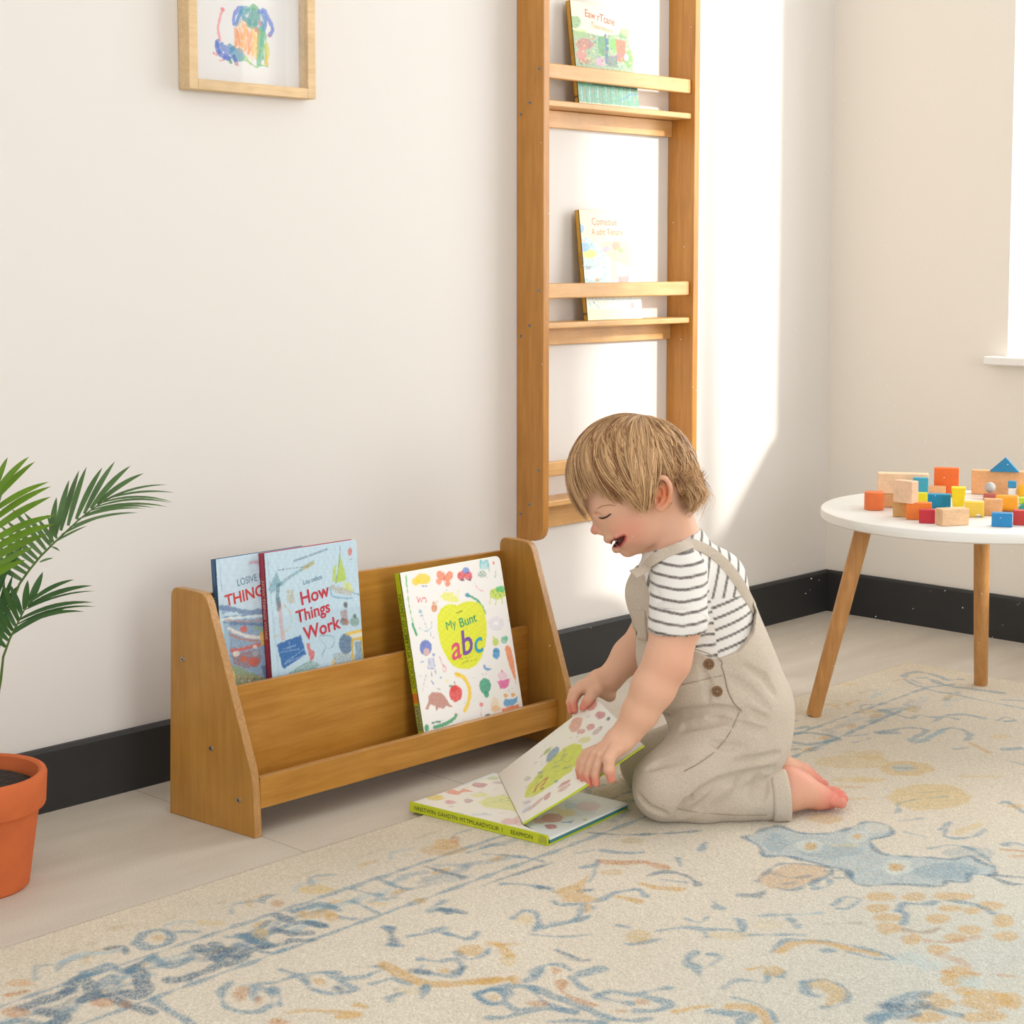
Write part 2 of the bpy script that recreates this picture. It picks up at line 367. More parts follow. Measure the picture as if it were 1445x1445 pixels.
# traced ornaments of the border and field
rg.zoom = (0, 1100, 2.0)
for p, w, c in [([(60,645),(120,625),(190,600)], .020, BD), ([(190,595),(235,560),(262,600),(240,620)], .018, BD), ([(250,545),(300,525),(345,540)], .016, BL), ([(380,535),(402,570),(395,605),(360,600)], .022, BD), ([(300,610),(370,640),(430,655)], .014, BD),
    ([(430,505),(490,525),(545,500)], .013, BL), ([(480,565),(530,560),(605,530)], .016, BD), ([(560,475),(620,495),(650,480)], .018, BD), ([(330,575),(350,560),(390,520),(430,500)], .010, BL), ([(110,650),(180,670),(150,688)], .016, BD), ([(430,620),(470,645),(540,692)], .010, BL), ([(0,690),(60,680),(120,690)], .012, BL),
    ([(380,462),(405,435),(450,425),(485,440),(470,465),(420,475),(395,465)], .011, BL), ([(170,515),(240,492),(300,488),(352,478)], .009, BP), ([(500,430),(560,428)], .007, BL), ([(700,440),(750,470)], .020, BD), ([(690,470),(760,490),(800,480)], .010, BL), ([(600,505),(650,520),(690,500)], .014, BD),
    ([(300,478),(350,470),(355,492)], .007, BD), ([(220,560),(290,540)], .009, BL), ([(640,445),(700,440),(760,400)], .009, BL), ([(790,420),(860,400),(920,415)], .010, BL), ([(830,375),(900,355),(960,370)], .008, BL), ([(20,610),(70,600)], .007, OR), ([(320,420),(370,410)], .006, '#cdb893')]: L_(p, w, c, .9)
for c, r, col in [((290,628),(32,13),OR), ((45,658),(42,14),OR), ((62,576),(48,10),'#cf9a5a'), ((445,448),(18,9),GO), ((740,430),(22,11),'#d3bb88'), ((355,635),(16,10),OR), ((890,310),(42,14),'#d9bd80'), ((590,405),(36,8),'#d9bd80')]: rg.ell(c, r, col, .7)
rg.zoom = (300, 1150, 3.6125)
for p, w, c in [
    ([(95,850),(45,900),(60,970),(140,1000),(240,1000),(300,960),(290,900),(230,880),(200,910),(230,940)], .009, BL),
    ([(150,870),(260,860),(340,850),(430,820),(480,860)], .008, BL), ([(300,880),(345,930),(345,970)], .007, BL),
    ([(470,850),(500,880),(600,910),(690,905),(725,885),(680,860),(640,830),(560,805),(490,820)], .008, BL),
    ([(340,785),(430,810),(560,800),(650,805)], .006, BL), ([(640,880),(660,900)], .013, BD),
    ([(690,835),(770,825),(830,800),(900,790),(930,830),(1000,860)], .007, BL), ([(780,770),(860,775)], .006, BL), ([(810,860),(900,835)], .007, BL),
    ([(880,765),(940,800),(1020,840),(1120,865),(1250,855),(1445,840)], .015, GO), ([(900,575),(915,620),(925,665)], .012, BD), ([(870,570),(905,580)], .010, BL),
    ([(900,660),(960,665)], .009, BL), ([(1000,620),(1100,600),(1190,580)], .006, BL), ([(1240,700),(1300,735),(1370,720),(1410,680)], .007, BL),
    ([(1060,735),(1150,745),(1240,735),(1270,790),(1240,820),(1120,810),(1050,800),(1070,770)], .007, BL), ([(1040,795),(1090,800)], .012, BD), ([(1240,805),(1275,780)], .012, BD),
    ([(880,930),(960,910),(1080,880)], .006, BL), ([(900,950),(930,890)], .006, BL), ([(1070,930),(1090,870)], .007, BL),
    ([(1350,920),(1400,960),(1480,950),(1500,900),(1420,890),(1350,915)], .007, BL), ([(1100,500),(1180,480),(1280,500)], .008, BD), ([(1160,480),(1200,500)], .010, BD),
    ([(1190,605),(1290,630),(1350,600)], .006, BL), ([(1090,265),(1180,290),(1280,320)], .008, BD), ([(720,380),(800,400),(850,410)], .008, BL), ([(860,330),(950,370),(1010,380)], .007, BL),
    ([(400,490),(480,465),(560,450),(620,470)], .008, BL), ([(310,580),(350,590),(420,610),(490,600)], .012, BD), ([(330,510),(390,540)], .014, BD), ([(480,545),(560,565)], .012, BD),
    ([(0,660),(60,690),(150,690)], .015, BD), ([(130,610),(200,640),(290,660)], .010, BL), ([(50,720),(110,725)], .014, BD), ([(400,640),(500,640)], .010, BD), ([(650,520),(720,530)], .009, BL),
    ([(710,440),(760,460),(850,500)], .007, BL), ([(260,450),(270,420),(340,405)], .005, BL), ([(1100,480),(1190,435)], .006, BL),
    ([(380,1010),(480,1000),(600,1000),(740,1010)], .008, GO), ([(640,1030),(740,1025)], .010, GO), ([(320,1050),(370,1060)], .012, OR), ([(740,970),(780,980)], .010, GO)]: L_(p, w, c)
for c, r, col in [((150,910),(40,38),OR), ((235,945),(35,22),OR), ((545,850),(32,18),GO), ((530,505),(100,22),GO), ((600,525),(40,18),GO), ((330,450),(32,18),OR), ((250,600),(45,25),'#d3bb88'),
                  ((1190,150),(70,25),GO), ((1240,130),(25,20),OR), ((470,385),(30,20),'#d9bd80'), ((570,380),(60,10),'#d9bd80'), ((1320,690),(70,28),GO), ((1190,795),(30,15),GO), ((840,455),(55,12),'#d9bd80'), ((1060,435),(30,12),GO), ((1000,895),(60,20),'#d8c9a0')]: rg.ell(c, r, col, .7)
rg.zoom = (600, 1150, 3.6125)
for p, w, c in [
    ([(220,190),(290,170),(350,150)], .007, BL), ([(300,360),(420,315),(650,245)], .006, BD), ([(310,200),(460,210),(600,235)], .007, BL), ([(400,350),(560,360),(650,390)], .007, BL), ([(580,370),(640,375)], .010, BD),
    ([(650,440),(700,460),(880,440),(960,400),(1080,380),(1120,410)], .007, BL), ([(840,340),(860,300),(880,230)], .006, BL), ([(800,385),(850,380)], .008, BD), ([(1130,310),(1230,290),(1330,310),(1390,355)], .008, BD), ([(1210,330),(1330,345)], .009, BL), ([(800,270),(870,255)], .010, BL),
    ([(1290,220),(1300,260)], .005, BL), ([(770,195),(860,180)], .006, BL), ([(900,180),(1010,195),(1110,190)], .010, BL), ([(830,90),(1000,100),(1200,95),(1400,80)], .005, BD),
    ([(900,235),(1000,245),(1120,240),(1230,270)], .014, OR), ([(1110,350),(1180,370),(1300,380)], .012, GO), ([(980,415),(1040,430),(1095,440)], .010, GO),
    ([(450,525),(500,490),(560,500),(580,540),(560,590)], .008, BL), ([(600,575),(680,560),(750,540),(800,490),(800,450)], .011, BL), ([(640,550),(760,545),(840,510),(860,470)], .006, BL),
    ([(550,610),(700,620),(840,610)], .005, BL), ([(980,560),(1040,575)], .005, BL), ([(1020,655),(1080,655),(1200,630)], .006, BL), ([(1190,590),(1300,575),(1400,580),(1440,620)], .007, BL),
    ([(670,690),(730,710),(790,740),(830,740)], .006, BD), ([(1380,700),(1330,750),(1380,780),(1400,820)], .010, BL), ([(1330,530),(1400,550),(1440,520)], .007, BL), ([(1400,180),(1430,140)], .008, BL),
    ([(555,820),(600,770),(680,765),(740,790)], .009, BL), ([(490,850),(560,830),(590,800)], .009, BL), ([(350,890),(450,870),(540,880),(640,920),(740,960),(860,1000),(960,1040)], .012, BL), ([(260,920),(330,960),(400,960)], .009, BL), ([(260,915),(350,885)], .007, BL),
    ([(380,900),(420,960),(460,990)], .008, BL), ([(330,1035),(420,1030),(520,1000),(640,990),(760,1000)], .010, BL), ([(540,880),(620,960),(760,1010)], .008, BL),
    ([(890,915),(960,900),(1060,915),(1140,900),(1235,885)], .009, BL), ([(880,920),(960,950),(1040,960)], .011, BL), ([(1130,930),(1200,945),(1250,970),(1180,1000),(1080,1000)], .009, BL), ([(800,810),(860,790),(890,790)], .018, BL), ([(750,830),(800,880),(830,890)], .009, BL),
    ([(700,850),(690,890),(730,920),(800,950),(870,970)], .010, OR), ([(960,1040),(1060,1050),(1140,1040)], .009, BL), ([(1280,1000),(1360,985),(1445,975)], .010, GO), ([(640,1055),(760,1050),(900,1060)], .009, BL),
    ([(20,490),(100,480),(180,500)], .009, BL), ([(0,590),(90,570)], .007, BL), ([(110,605),(200,630)], .007, BL)]: L_(p, w, c)
rg.poly([(830,310),(800,330),(740,360),(660,385),(700,440),(820,445),(880,430),(800,390),(815,340)], GO, .75)
for c, r, col in [((1095,620),(70,30),'#cfae63'), ((515,535),(45,25),'#d8bf88'), ((825,475),(20,25),GO), ((90,180),(120,25),'#d0a868'), ((1110,955),(35,14),OR), ((660,800),(30,20),OR), ((400,660),(90,10),GO), ((430,740),(40,30),'#d6bb7a'), ((450,840),(30,25),GO), ((340,930),(40,18),'#cdb47a'), ((560,960),(60,14),OR), ((980,1000),(60,10),OR), ((1060,130),(60,14),'#c7ab70'), ((950,290),(60,15),'#d2b070')]: rg.ell(c, r, col, .65)
L_([(240,860),(340,845),(430,835)], .013, GO)
L_([(320,650),(380,665),(440,720)], .009, GO)
rg.zoom = (1000, 1100, 3.247)
sh = [(165,265),(280,220),(340,215),(420,245),(560,245),(640,225),(720,195),(800,205),(845,240),(800,265),(740,280),(770,330),(860,350),(980,355),(1120,365),(1190,350),(1230,370),(1310,405),(1300,440),(1200,430),(1180,470),(1090,465),(1060,488),(860,480),(720,485),(660,465),(640,420),(560,400),(440,370),(350,350),(250,350),(235,310)]
rg.poly(sh, '#93b4c3', .75, speck=.3); L_(sh + sh[:1], .006, BD, .8)
rg.ell((1090,420),(150,40), BL, .5); rg.ell((560,330),(150,30), BL, .35); rg.ell((310,290),(60,40), BL, .4)
rg.ell((1190,335),(120,26), BL, .4)
for c, r in (((465,305),(60,32)), ((685,262),(50,30)), ((865,402),(75,38))): rg.ell(c, r, '#d9dcd2', .8); rg.ell(c, (r[0]*.5, r[1]*.5), GO, .9)
rg.ell((770,225),(60,22), '#dcd7c8', .8); rg.ell((620,300),(60,10), '#d6c898', .6)
rg.poly([(225,470),(250,430),(340,395),(430,385),(520,400),(550,430),(480,470),(380,500),(290,500)], '#cfa878', .75); L_([(225,465),(260,430),(340,385),(540,400),(560,430),(470,470),(380,505),(290,495),(225,525),(140,530),(230,540)], .006, BD, .8)
L_([(470,480),(540,450),(550,490),(480,500)], .007, BL); L_([(540,420),(620,420),(640,450),(580,450)], .006, BD, .7); L_([(300,430),(380,450),(460,440)], .006, BD, .6); L_([(340,480),(400,470)], .008, BD, .6)
L_([(1290,440),(1370,475),(1445,480)], .007, BD); L_([(1290,435),(1445,450)], .005, BD)
L_([(1010,315),(1100,300),(1180,310),(1260,350),(1310,400)], .007, BL)
for c, r in [((795,538),(70,20)),((945,535),(55,20)),((1120,536),(95,20)),((1290,580),(60,22)),((1350,648),(50,28)),((1365,718),(60,24)),((770,590),(55,20)),((810,630),(60,22)),((825,682),(60,26)),((935,730),(45,26)),((1050,640),(55,24)),((1110,590),(60,14)),((1210,600),(40,12)),((1050,780),(50,20)),((1200,690),(60,20)),((1130,720),(60,16)),
             ((1270,1010),(120,45)),((1050,1030),(80,25)),((1180,970),(60,20)),((1130,880),(60,25)),((1040,990),(60,16)),((1380,1010),(60,40)),((1000,1090),(100,22)),((1260,1085),(110,26)),((1110,920),(50,30)),((1190,900),(40,20))]: rg.ell(c, r, GO, .72)
L_([(870,600),(900,570),(980,570),(1100,555),(1210,570),(1300,610)], .010, BL); L_([(870,600),(910,620),(890,660)], .009, BL); L_([(900,690),(1000,700),(1060,680)], .008, '#a08a70'); L_([(1000,740),(1100,745),(1230,720)], .010, OR, .6); L_([(1060,800),(1150,830),(1200,870)], .010, OR, .5)
L_([(760,1110),(820,1060),(850,1030),(900,1000),(1000,980)], .018, BL); L_([(800,1040),(900,1050),(980,1030)], .018, BD); L_([(780,1090),(880,1080),(940,1070)], .016, BL); L_([(1000,1040),(1150,1080)], .008, BL)
for c, r in (((1210,930),(60,30)), ((920,820),(80,30)), ((1000,850),(60,20))): rg.ell(c, r, '#b7cdd0', .6)
L_([(1080,880),(1250,890),(1445,905)], .004, OR, .6)
L_([(285,795),(340,745),(400,735),(560,745),(700,770),(850,820),(760,820),(640,790)], .006, BL); L_([(320,790),(380,755),(480,745),(560,755),(660,775),(760,800)], .012, GO); L_([(530,785),(575,785)], .013, BL)
L_([(430,930),(450,980),(500,990)], .012, BL); rg.poly([(450,930),(520,915),(600,940),(645,990),(620,1020),(540,1040),(530,1010),(560,985),(500,960),(460,960)], '#cdab68', .8); L_([(430,930),(520,915),(600,940),(650,990),(600,1030),(520,1045)], .006, BL)
L_([(65,955),(110,925),(180,920),(260,930),(275,890),(340,905),(345,880)], .007, BL); rg.ell((300,880),(45,22), '#cdab68', .8); L_([(180,870),(250,860)], .008, GO)
L_([(10,1060),(80,1070),(200,1080),(150,1110)], .012, BL); L_([(90,1040),(170,1040),(240,1070),(265,1115)], .012, GO); L_([(120,1000),(200,1020),(280,1060),(310,1110)], .005, BL)
L_([(0,688),(100,688),(150,700),(150,650),(130,640)], .008, BL); L_([(150,715),(270,710),(430,710)], .005, BL); L_([(160,625),(370,620)], .005, BL); L_([(375,640),(400,670),(420,665)], .010, BL); rg.ell((90,715),(100,18), '#d9c294', .6); rg.ell((270,665),(80,25), '#d5c59e', .5)
L_([(570,575),(620,540),(690,550),(640,590),(590,590)], .006, BL); L_([(540,660),(620,660),(700,655)], .004, '#8a8f86', .5); L_([(410,620),(520,610)], .006, BP); L_([(20,560),(60,590),(30,580)], .009, BL); L_([(0,800),(60,810),(10,850)], .006, BL)
rg.ell((1010,80),(190,60), '#d6b767', .75); L_([(870,140),(870,110),(960,90),(1080,80)], .005, BL, .7); L_([(800,155),(860,155),(870,135)], .004, BL, .7); L_([(940,60),(1060,55)], .005, '#8d8f7a', .5)
rg.ell((530,180),(80,22), '#cda968', .75); rg.ell((650,35),(90,6), GO, .5); rg.ell((680,90),(60,6), GO, .5); rg.ell((690,0),(130,14), '#d9bf7e', .6)
L_([(1060,230),(1110,195),(1080,260),(1200,265),(1270,230)], .006, BL); L_([(1130,245),(1200,220),(1240,205)], .012, '#d6c08c'); L_([(900,240),(980,260),(990,270)], .005, BL, .6); L_([(880,190),(980,178)], .004, BL, .5)
L_([(1330,110),(1370,105),(1445,150)], .007, BL); rg.ell((1400,122),(40,10), GO, .6); L_([(1360,300),(1400,290),(1445,300)], .009, BL); L_([(1340,320),(1400,325),(1445,330)], .006, OR); rg.ell((1410,350),(50,8), '#cf9f6a', .7)
rg.zoom = (1050, 900, 3.658)
for p, w, c in [([(820,200),(880,175),(980,190),(1040,215),(1110,215)], .012, BL), ([(830,215),(900,250),(1000,250),(1080,240)], .008, BL), ([(960,215),(1040,245),(1140,260),(1260,275),(1330,285)], .013, BL), ([(1330,320),(1445,325)], .010, BL),
    ([(720,375),(750,385)], .020, BL), ([(800,400),(860,415),(900,400),(980,410),(1120,395),(1240,415)], .010, BL), ([(960,440),(1030,410),(1100,420)], .008, BL), ([(1310,425),(1350,410),(1400,425),(1350,432)], .007, BL),
    ([(700,490),(760,475),(860,465),(940,480),(860,530),(900,540),(980,500),(1060,465),(1140,480),(1165,500),(1150,530)], .010, BL), ([(860,520),(940,520),(1020,480)], .012, BP), ([(700,490),(790,490)], .018, BL),
    ([(570,540),(650,520)], .006, BL), ([(240,495),(330,490),(420,500),(480,520)], .012, BL), ([(250,540),(350,550),(440,530)], .012, BL), ([(230,580),(280,575)], .009, BL), ([(270,470),(320,460)], .008, BL),
    ([(1340,575),(1420,570)], .014, BL), ([(1170,545),(1260,590)], .010, GO), ([(1380,640),(1445,655)], .007, BL), ([(1380,705),(1445,700)], .006, GD), ([(1090,575),(1160,565)], .005, BL), ([(620,390),(600,350),(660,345)], .006, BL)]: L_(p, w, c, .7)
for c, r in [((650,605),(80,25)), ((550,590),(40,8)), ((560,640),(200,35)), ((620,735),(70,12)), ((1320,510),(50,12)), ((1220,715),(110,8)), ((870,375),(40,10)), ((450,345),(50,8)), ((640,380),(60,10)), ((520,240),(90,6)), ((1060,300),(30,6))]: rg.ell(c, r, '#d6b96f', .55)
rg.ell((840,675),(145,38), '#d0ac55', .75); rg.ell((820,672),(60,20), '#b9c6c6', .9); L_([(780,670),(880,675)], .010, BL, .6)
# fine knot-to-knot fibre variation
rg.C *= (1 + .20*(RNG.random(X.shape) - .5) * 1.0)[..., None]
rg.C *= (1 + .05*wob(X, Y, 14, 5))[..., None]
rg.C = np.clip(rg.C, 0, 1)
m_rug = mat('rug_pile', attr=True, rough=.95, spec=.1, bump=(330, .8, .004), var=(300, .13), sheen=.15)
me = rg.mesh('area_rug', thick=RGZ-.0005, back='#cbbfa6')
rug = link('area_rug', me, m_rug); tag(rug, 'cream patterned area rug with blue and gold floral motifs on the floor', 'rug')

# ------------------------------------------------------------------ leaning bookcase on the floor
w_side = wood('stained_ply_side', '#a9752c', '#bd8a3e', 2, 6, blot=.07)
w_panel = wood('stained_ply_panel', '#ab721f', '#c48d3c', 0, 6, blot=.07)
w_edge = wood('ply_edge', '#a5743c', '#c79a62', 2, 30)
m_screw = mat('screw_steel', '#a8a7a2', rough=.35, metal=.9)
m_dark = mat('screw_recess', '#2b241c', rough=.8)
def screw(parent, p, n, r=.0042, name='screw'):
    n = nz(n); p = V(*p); b = MB(); b.tube([p, p + n*.0015], [r, r*.9], 16); b.tube([p + n*.0015, p + n*.0020], [r*.38, r*.38], 6, m=1)
    return b.build(name, [m_screw, m_dark], parent)
bc = empty('bookcase', (1.62, 2.115, 0), 'low stained plywood two-tier bookcase standing on the floor', 'bookcase')
nL = nz(V(1, .08, 0)); pL = V(1.629, 2.115, 0)
def LP(px, py): return onplane(px, py, pL, nL)
def round_poly(P, radii, seg=5):
    out = []; n = len(P)
    for i, p in enumerate(P):
        r = radii[i]; p = np.asarray(p)
        if r == 0: out.append(p); continue
        a = nz(np.asarray(P[i-1]) - p); c = nz(np.asarray(P[(i+1) % n]) - p)
        for k in range(seg+1):
            t = k/seg; out.append(p + a*r*(1-t)**2 + c*r*t**2)
    return out
def side_panel(P, radii, off, name='side_panel'):
    b = MB(); b.prism(round_poly(P, radii), off); b.m = [0, 0]+[1]*(len(b.m)-2); return b.build(name, [w_side, w_edge], bc, bevel=.0015)
Pl = [LP(239.5, 1145), LP(360, 1183), LP(356, 1096), LP(290, 838), LP(241, 827)]
for q in Pl[:2]: q[2] = 0
Pl[0][2] = Pl[1][2] = 0.0
side_panel(Pl, [0, 0, .02, .018, .018], V(.015, .001, 0))
for px, py in ((258, 930), (298, 1056), (337, 1129)): screw(bc, LP(px, py), -nL)
XR = 2.333
def RP(px, py): return on(px, py, 0, XR)
Pr = [RP(705, 757), RP(748, 765), RP(800, 975)]; yf = Pr[2][1]
Pr = [V(XR, Pr[0][1], 0), V(XR, yf, 0), V(XR, yf, Pr[2][2]), Pr[1], Pr[0]]
side_panel(Pr, [0, 0, .02, .018, .018], V(.015, 0, 0))
def board(name, a, b_, h, nrm, t, m=None, bev=.0012):
    """vertical board whose front top edge runs a->b_, height h downwards (both ends), thickness t along nrm"""
    a, b_ = V(*a), V(*b_); nrm = V(*nrm); k = MB()
    k.hexa([a-V(0,0,h), b_-V(0,0,h), b_-V(0,0,h)+nrm*t, a-V(0,0,h)+nrm*t], [a, b_, b_+nrm*t, a+nrm*t]); k.m[1] = 1; return k.build(name, [m or w_panel, w_edge], bc, bevel=bev)
lipa = V(1.644, 2.119, .093); lipb = on(787, 987, 0, XR)
board('front_rail', lipa, lipb, .050, (0, 1, 0), .012)
mida = on(327, 970, 0, 1.644); midb = on(745, 883, 0, XR)
board('middle_panel', mida, midb, mida[2]-.045, (0, 1, 0), .009)
bka = V(1.644, 2.250, .366); bkb = on(708, 777, 0, XR)
board('back_panel', bka, bkb, bka[2]-.05, (0, 1, 0), .009)
k = MB(); k.hexa([V(1.644, lipa[1]+.012, .045), V(XR, lipb[1]+.012, .04), V(XR, midb[1], .04), V(1.644, mida[1], .045)], [V(1.644, lipa[1]+.012, .053), V(XR, lipb[1]+.012, .048), V(XR, midb[1], .048), V(1.644, mida[1], .053)]); k.build('bottom_shelf', w_panel, bc)
k = MB(); k.hexa([V(1.644, mida[1]+.009, .165), V(XR, midb[1]+.009, .16), V(XR, bkb[1], .16), V(1.644, bka[1], .165)], [V(1.644, mida[1]+.009, .173), V(XR, midb[1]+.009, .168), V(XR, bkb[1], .168), V(1.644, bka[1], .173)]); k.build('upper_shelf', w_panel, bc)

# ------------------------------------------------------------------ tall wall rack
w_post = wood('rack_post_wood', '#b0742c', '#c98e42', 2, 6, blot=.06)
w_bar = wood('rack_bar_wood', '#cf9c5c', '#deb077', 0, 8, coat=.1)
rk = empty('wall_book_rack', (2.6, WY, .318), 'tall honey-wood wall rack with narrow book shelves', 'book rack')
XA, XB, YF, ZB, ZT = 2.595, 3.087, 2.400, .318, 1.75
for x in (XA, XB):
    y1 = WY-.0005
    P = round_poly([V(x, y1, ZB), V(x, YF, ZB), V(x, YF, ZT), V(x, y1, ZT)], [.008, .035, 0, 0])
    b = MB(); b.prism(P, V(.018, 0, 0)); b.build('post', w_post, rk, bevel=.0015)
for zb, zs, zr in ((1.293, 1.219, 1.169), (.848, .768, .718), (.481, .400, .333)):
    b = MB(); b.box((XA+.018, 2.410, zb-.031), (XB, 2.422, zb)); b.build('front_bar', w_bar, rk, bevel=.003)
    b = MB(); b.box((XA+.018, 2.408, zs-.013), (XB, WY-.002, zs)); b.build('shelf_board', w_bar, rk, bevel=.003)
    b = MB(); b.box((XA+.018, 2.463, zr), (XB, WY-.001, zs-.0135)); b.build('back_rail', w_bar, rk, bevel=.002)
    for yy, zz in ((2.412, zb-.014), (2.438, zs-.006), (2.462, zs-.028)): screw(rk, (XA, yy, zz), (-1, 0, 0), .0036)

# ------------------------------------------------------------------ picture frame with a child's drawing
w_frame = wood('frame_wood', '#d3b182', '#e4c79c', 0, 10, rough=.55, coat=0)
fx0, fx1, fz0, fz1, fy, fb = 1.765, 2.040, 1.184, 1.53, 2.443, .018
pf = empty('framed_drawing', (1.9, WY, fz0), 'pale wooden box frame with a crayon drawing on the wall', 'picture')
b = MB()
b.box((fx0, fy, fz0), (fx0+fb, WY-.001, fz1)); b.box((fx1-fb, fy, fz0), (fx1, WY-.001, fz1))
b.box((fx0+fb, fy, fz0), (fx1-fb, WY-.001, fz0+fb)); b.box((fx0+fb, fy, fz1-fb), (fx1-fb, WY-.001, fz1)); b.build('frame', w_frame, pf, bevel=.0012)
pn = Paint((fx0+fb, 2.468, fz0+fb), (1, 0, 0), (0, 0, 1), fx1-fx0-2*fb, fz1-fz0-2*fb, .0008, '#e9e9ea', zoom=(230, 0, 6.02)); pn.wa = .0007; pn.wm = 1.45; pn.speck = .15
for k in range(30):      # crayon hatching of the big shape
    x = 610 + k*9; c = ['#ef7a4a', '#f0923f', '#f2a23a', '#ee6f45', '#f3c23c', '#f0c93f', '#c9c33f', '#e9cf44'][min(7, k//4)] if k < 22 else ['#35a67c', '#2fae86', '#57b56c'][k % 3]
    pn.stroke([(x+4*math.sin(k), 235 + (k % 5)*9 - (60 if 6 < k < 12 else 0)), (x+6, 330), (x+2+3*math.cos(k*2), 400 + (k/30)*150 - (k % 4)*12)], .0016, c, .85)
for p, w, c in [([(505,75),(480,170),(468,230),(475,290),(485,340)], .0035, '#ee8f93'), ([(495,75),(515,82)], .0035, '#e57f86'),
    ([(600,200),(605,130),(640,75),(670,65)], .005, '#3f6fd8'), ([(625,210),(640,150),(665,100)], .005, '#3b86d8'), ([(660,100),(700,65),(730,80)], .005, '#2f9fb0'), ([(680,130),(720,90)], .005, '#2ca890'), ([(750,70),(775,55),(800,90),(805,150),(780,220),(740,210),(745,120)], .0065, '#35a870'), ([(770,90),(780,200)], .007, '#2fa36a'),
    ([(690,160),(740,190),(720,215)], .006, '#2f9a8a'), ([(820,100),(860,90),(890,150),(920,210),(930,260),(905,300)], .0055, '#3f6fd8'), ([(850,110),(870,180),(860,240)], .006, '#3b7fd0'), ([(840,200),(850,250)], .006, '#2f8fb0'), ([(790,250),(820,270)], .006, '#d05a5a'), ([(815,185),(830,210)], .004, '#e58a6a'), ([(900,300),(905,308)], .003, '#d96a7a'),
    ([(825,250),(820,350),(815,450),(815,540)], .007, '#2fae80'), ([(845,260),(840,380)], .006, '#35b090'), ([(880,370),(895,450),(870,550)], .004, '#d9cf3a'), ([(870,390),(878,480)], .004, '#c8d23f'), ([(875,490),(890,550)], .004, '#eebf3a'),
    ([(460,350),(475,400),(500,380),(480,440),(530,400),(540,450),(600,410)], .006, '#3f74cf'), ([(455,370),(470,440),(520,480),(560,500)], .006, '#3a68c8'), ([(570,400),(620,440),(660,440),(670,490),(610,490),(590,440)], .008, '#2e93b8'), ([(600,480),(625,540)], .005, '#3060c0'), ([(560,500),(575,530)], .004, '#33906f'), ([(430,450),(455,462)], .003, '#e88a8a'), ([(485,515),(510,512)], .0025, '#e58a9a'), ([(520,490),(560,485)], .005, '#4a6ad0'),
    ([(660,500),(720,520),(790,570),(830,555),(890,565)], .002, '#6cc06a'), ([(700,480),(740,540)], .003, '#9ccf5a'), ([(620,530),(640,560)], .0025, '#efb49a')]: pn.stroke(p, w, c, .9)
pn.poly([(620,150),(660,80),(720,70),(830,100),(880,160),(880,230),(820,240),(740,225),(680,170),(640,215),(605,210)], '#3286b8', .45)
pn.poly([(600,240),(640,180),(690,170),(740,230),(830,270),(820,450),(760,520),(690,460),(600,400)], '#efb23f', .35)
d = link('drawing', pn.mesh('drawing', thick=.001, back='#e9e9ea'), mat('drawing_paper', attr=True, rough=.8), pf)
b = MB(); b.box((fx0+fb, 2.4475, fz0+fb), (fx1-fb, 2.4490, fz1-fb)); b.build('glass_pane', m_glass, pf)
# ------------------------------------------------------------------ books
m_print = mat('printed_card', attr=True, rough=.38, spec=.5, coat=.15)
m_paper = mat('page_edges', '#efe9dc', rough=.85, var=(400, .1))
def plain(c, n='card'): return mat(n, c, rough=.45)
def make_book(name, label, group, p0, ex, ey, w, h, t, paint, spine, back, pages=None, spine_text=None, res=.0011, rc=.006, zoom=None, base='#f4f3f0'):
    """p0 = lower left corner of the front face; ex right, ey up"""
    ex = nz(ex); ey = nz(ey); n = np.cross(ex, ey)   # towards the reader
    root = empty(name, tuple(p0 - n*t*.5 + ex*w*.5), label, 'book', group)
    P = Paint(p0, ex, ey, w, h, res, base, zoom=zoom or (0, 0, 1)); paint(P)
    def shape(X, Y):
        X = X.copy(); Y = Y.copy()
        for yy, sg in ((h-rc, 1), (rc, -1)):
            mk = (X > w-rc) & ((Y-yy)*sg > 0); dx = (X-(w-rc))[mk]; dy = (Y-yy)[mk]; r = np.hypot(dx, dy); mm = np.maximum(np.abs(dx), np.abs(dy)); s = np.where(r > 1e-9, mm/np.maximum(r, 1e-9), 1)
            X[mk] = w-rc + dx*s; Y[mk] = yy + dy*s
        return p0 + X[..., None]*ex + Y[..., None]*ey
    fc = link('front_cover', P.mesh('front_cover', thick=.0016, back=back, shape=shape), m_print, root)
    def slab(nm, x0, x1, y0, y1, z0, z1, m):
        b = MB(); c = lambda z: [p0 + ex*a + ey*b_ - n*z for a, b_ in ((x0, y0), (x1, y0), (x1, y1), (x0, y1))]
        b.hexa(c(z1), c(z0)); return b.build(nm, m, root, bevel=.0004)
    slab('back_cover', 0, w, 0, h, t-.0016, t, plain(back, 'cover_back'))
    slab('pages', .003, w-.003, .003, h-.003, .0018, t-.0018, pages or m_paper)
    # spine with its lettering
    S = Paint(p0 - n*t, n, ey, t, h, .0012, spine, zoom=zoom or (0, 0, 1)); S.speck = .05
    if spine_text: spine_text(S, t, h)
    link('spine', S.mesh('spine', thick=.0012, back=spine), m_print, root)
    return root, P
def words(S, body, x, y, h, col, rot=math.pi/2*3, bold=.0, sx=1.): S.txt.append((body, np.array([x, y]), h, col, rot, 0, bold, sx))

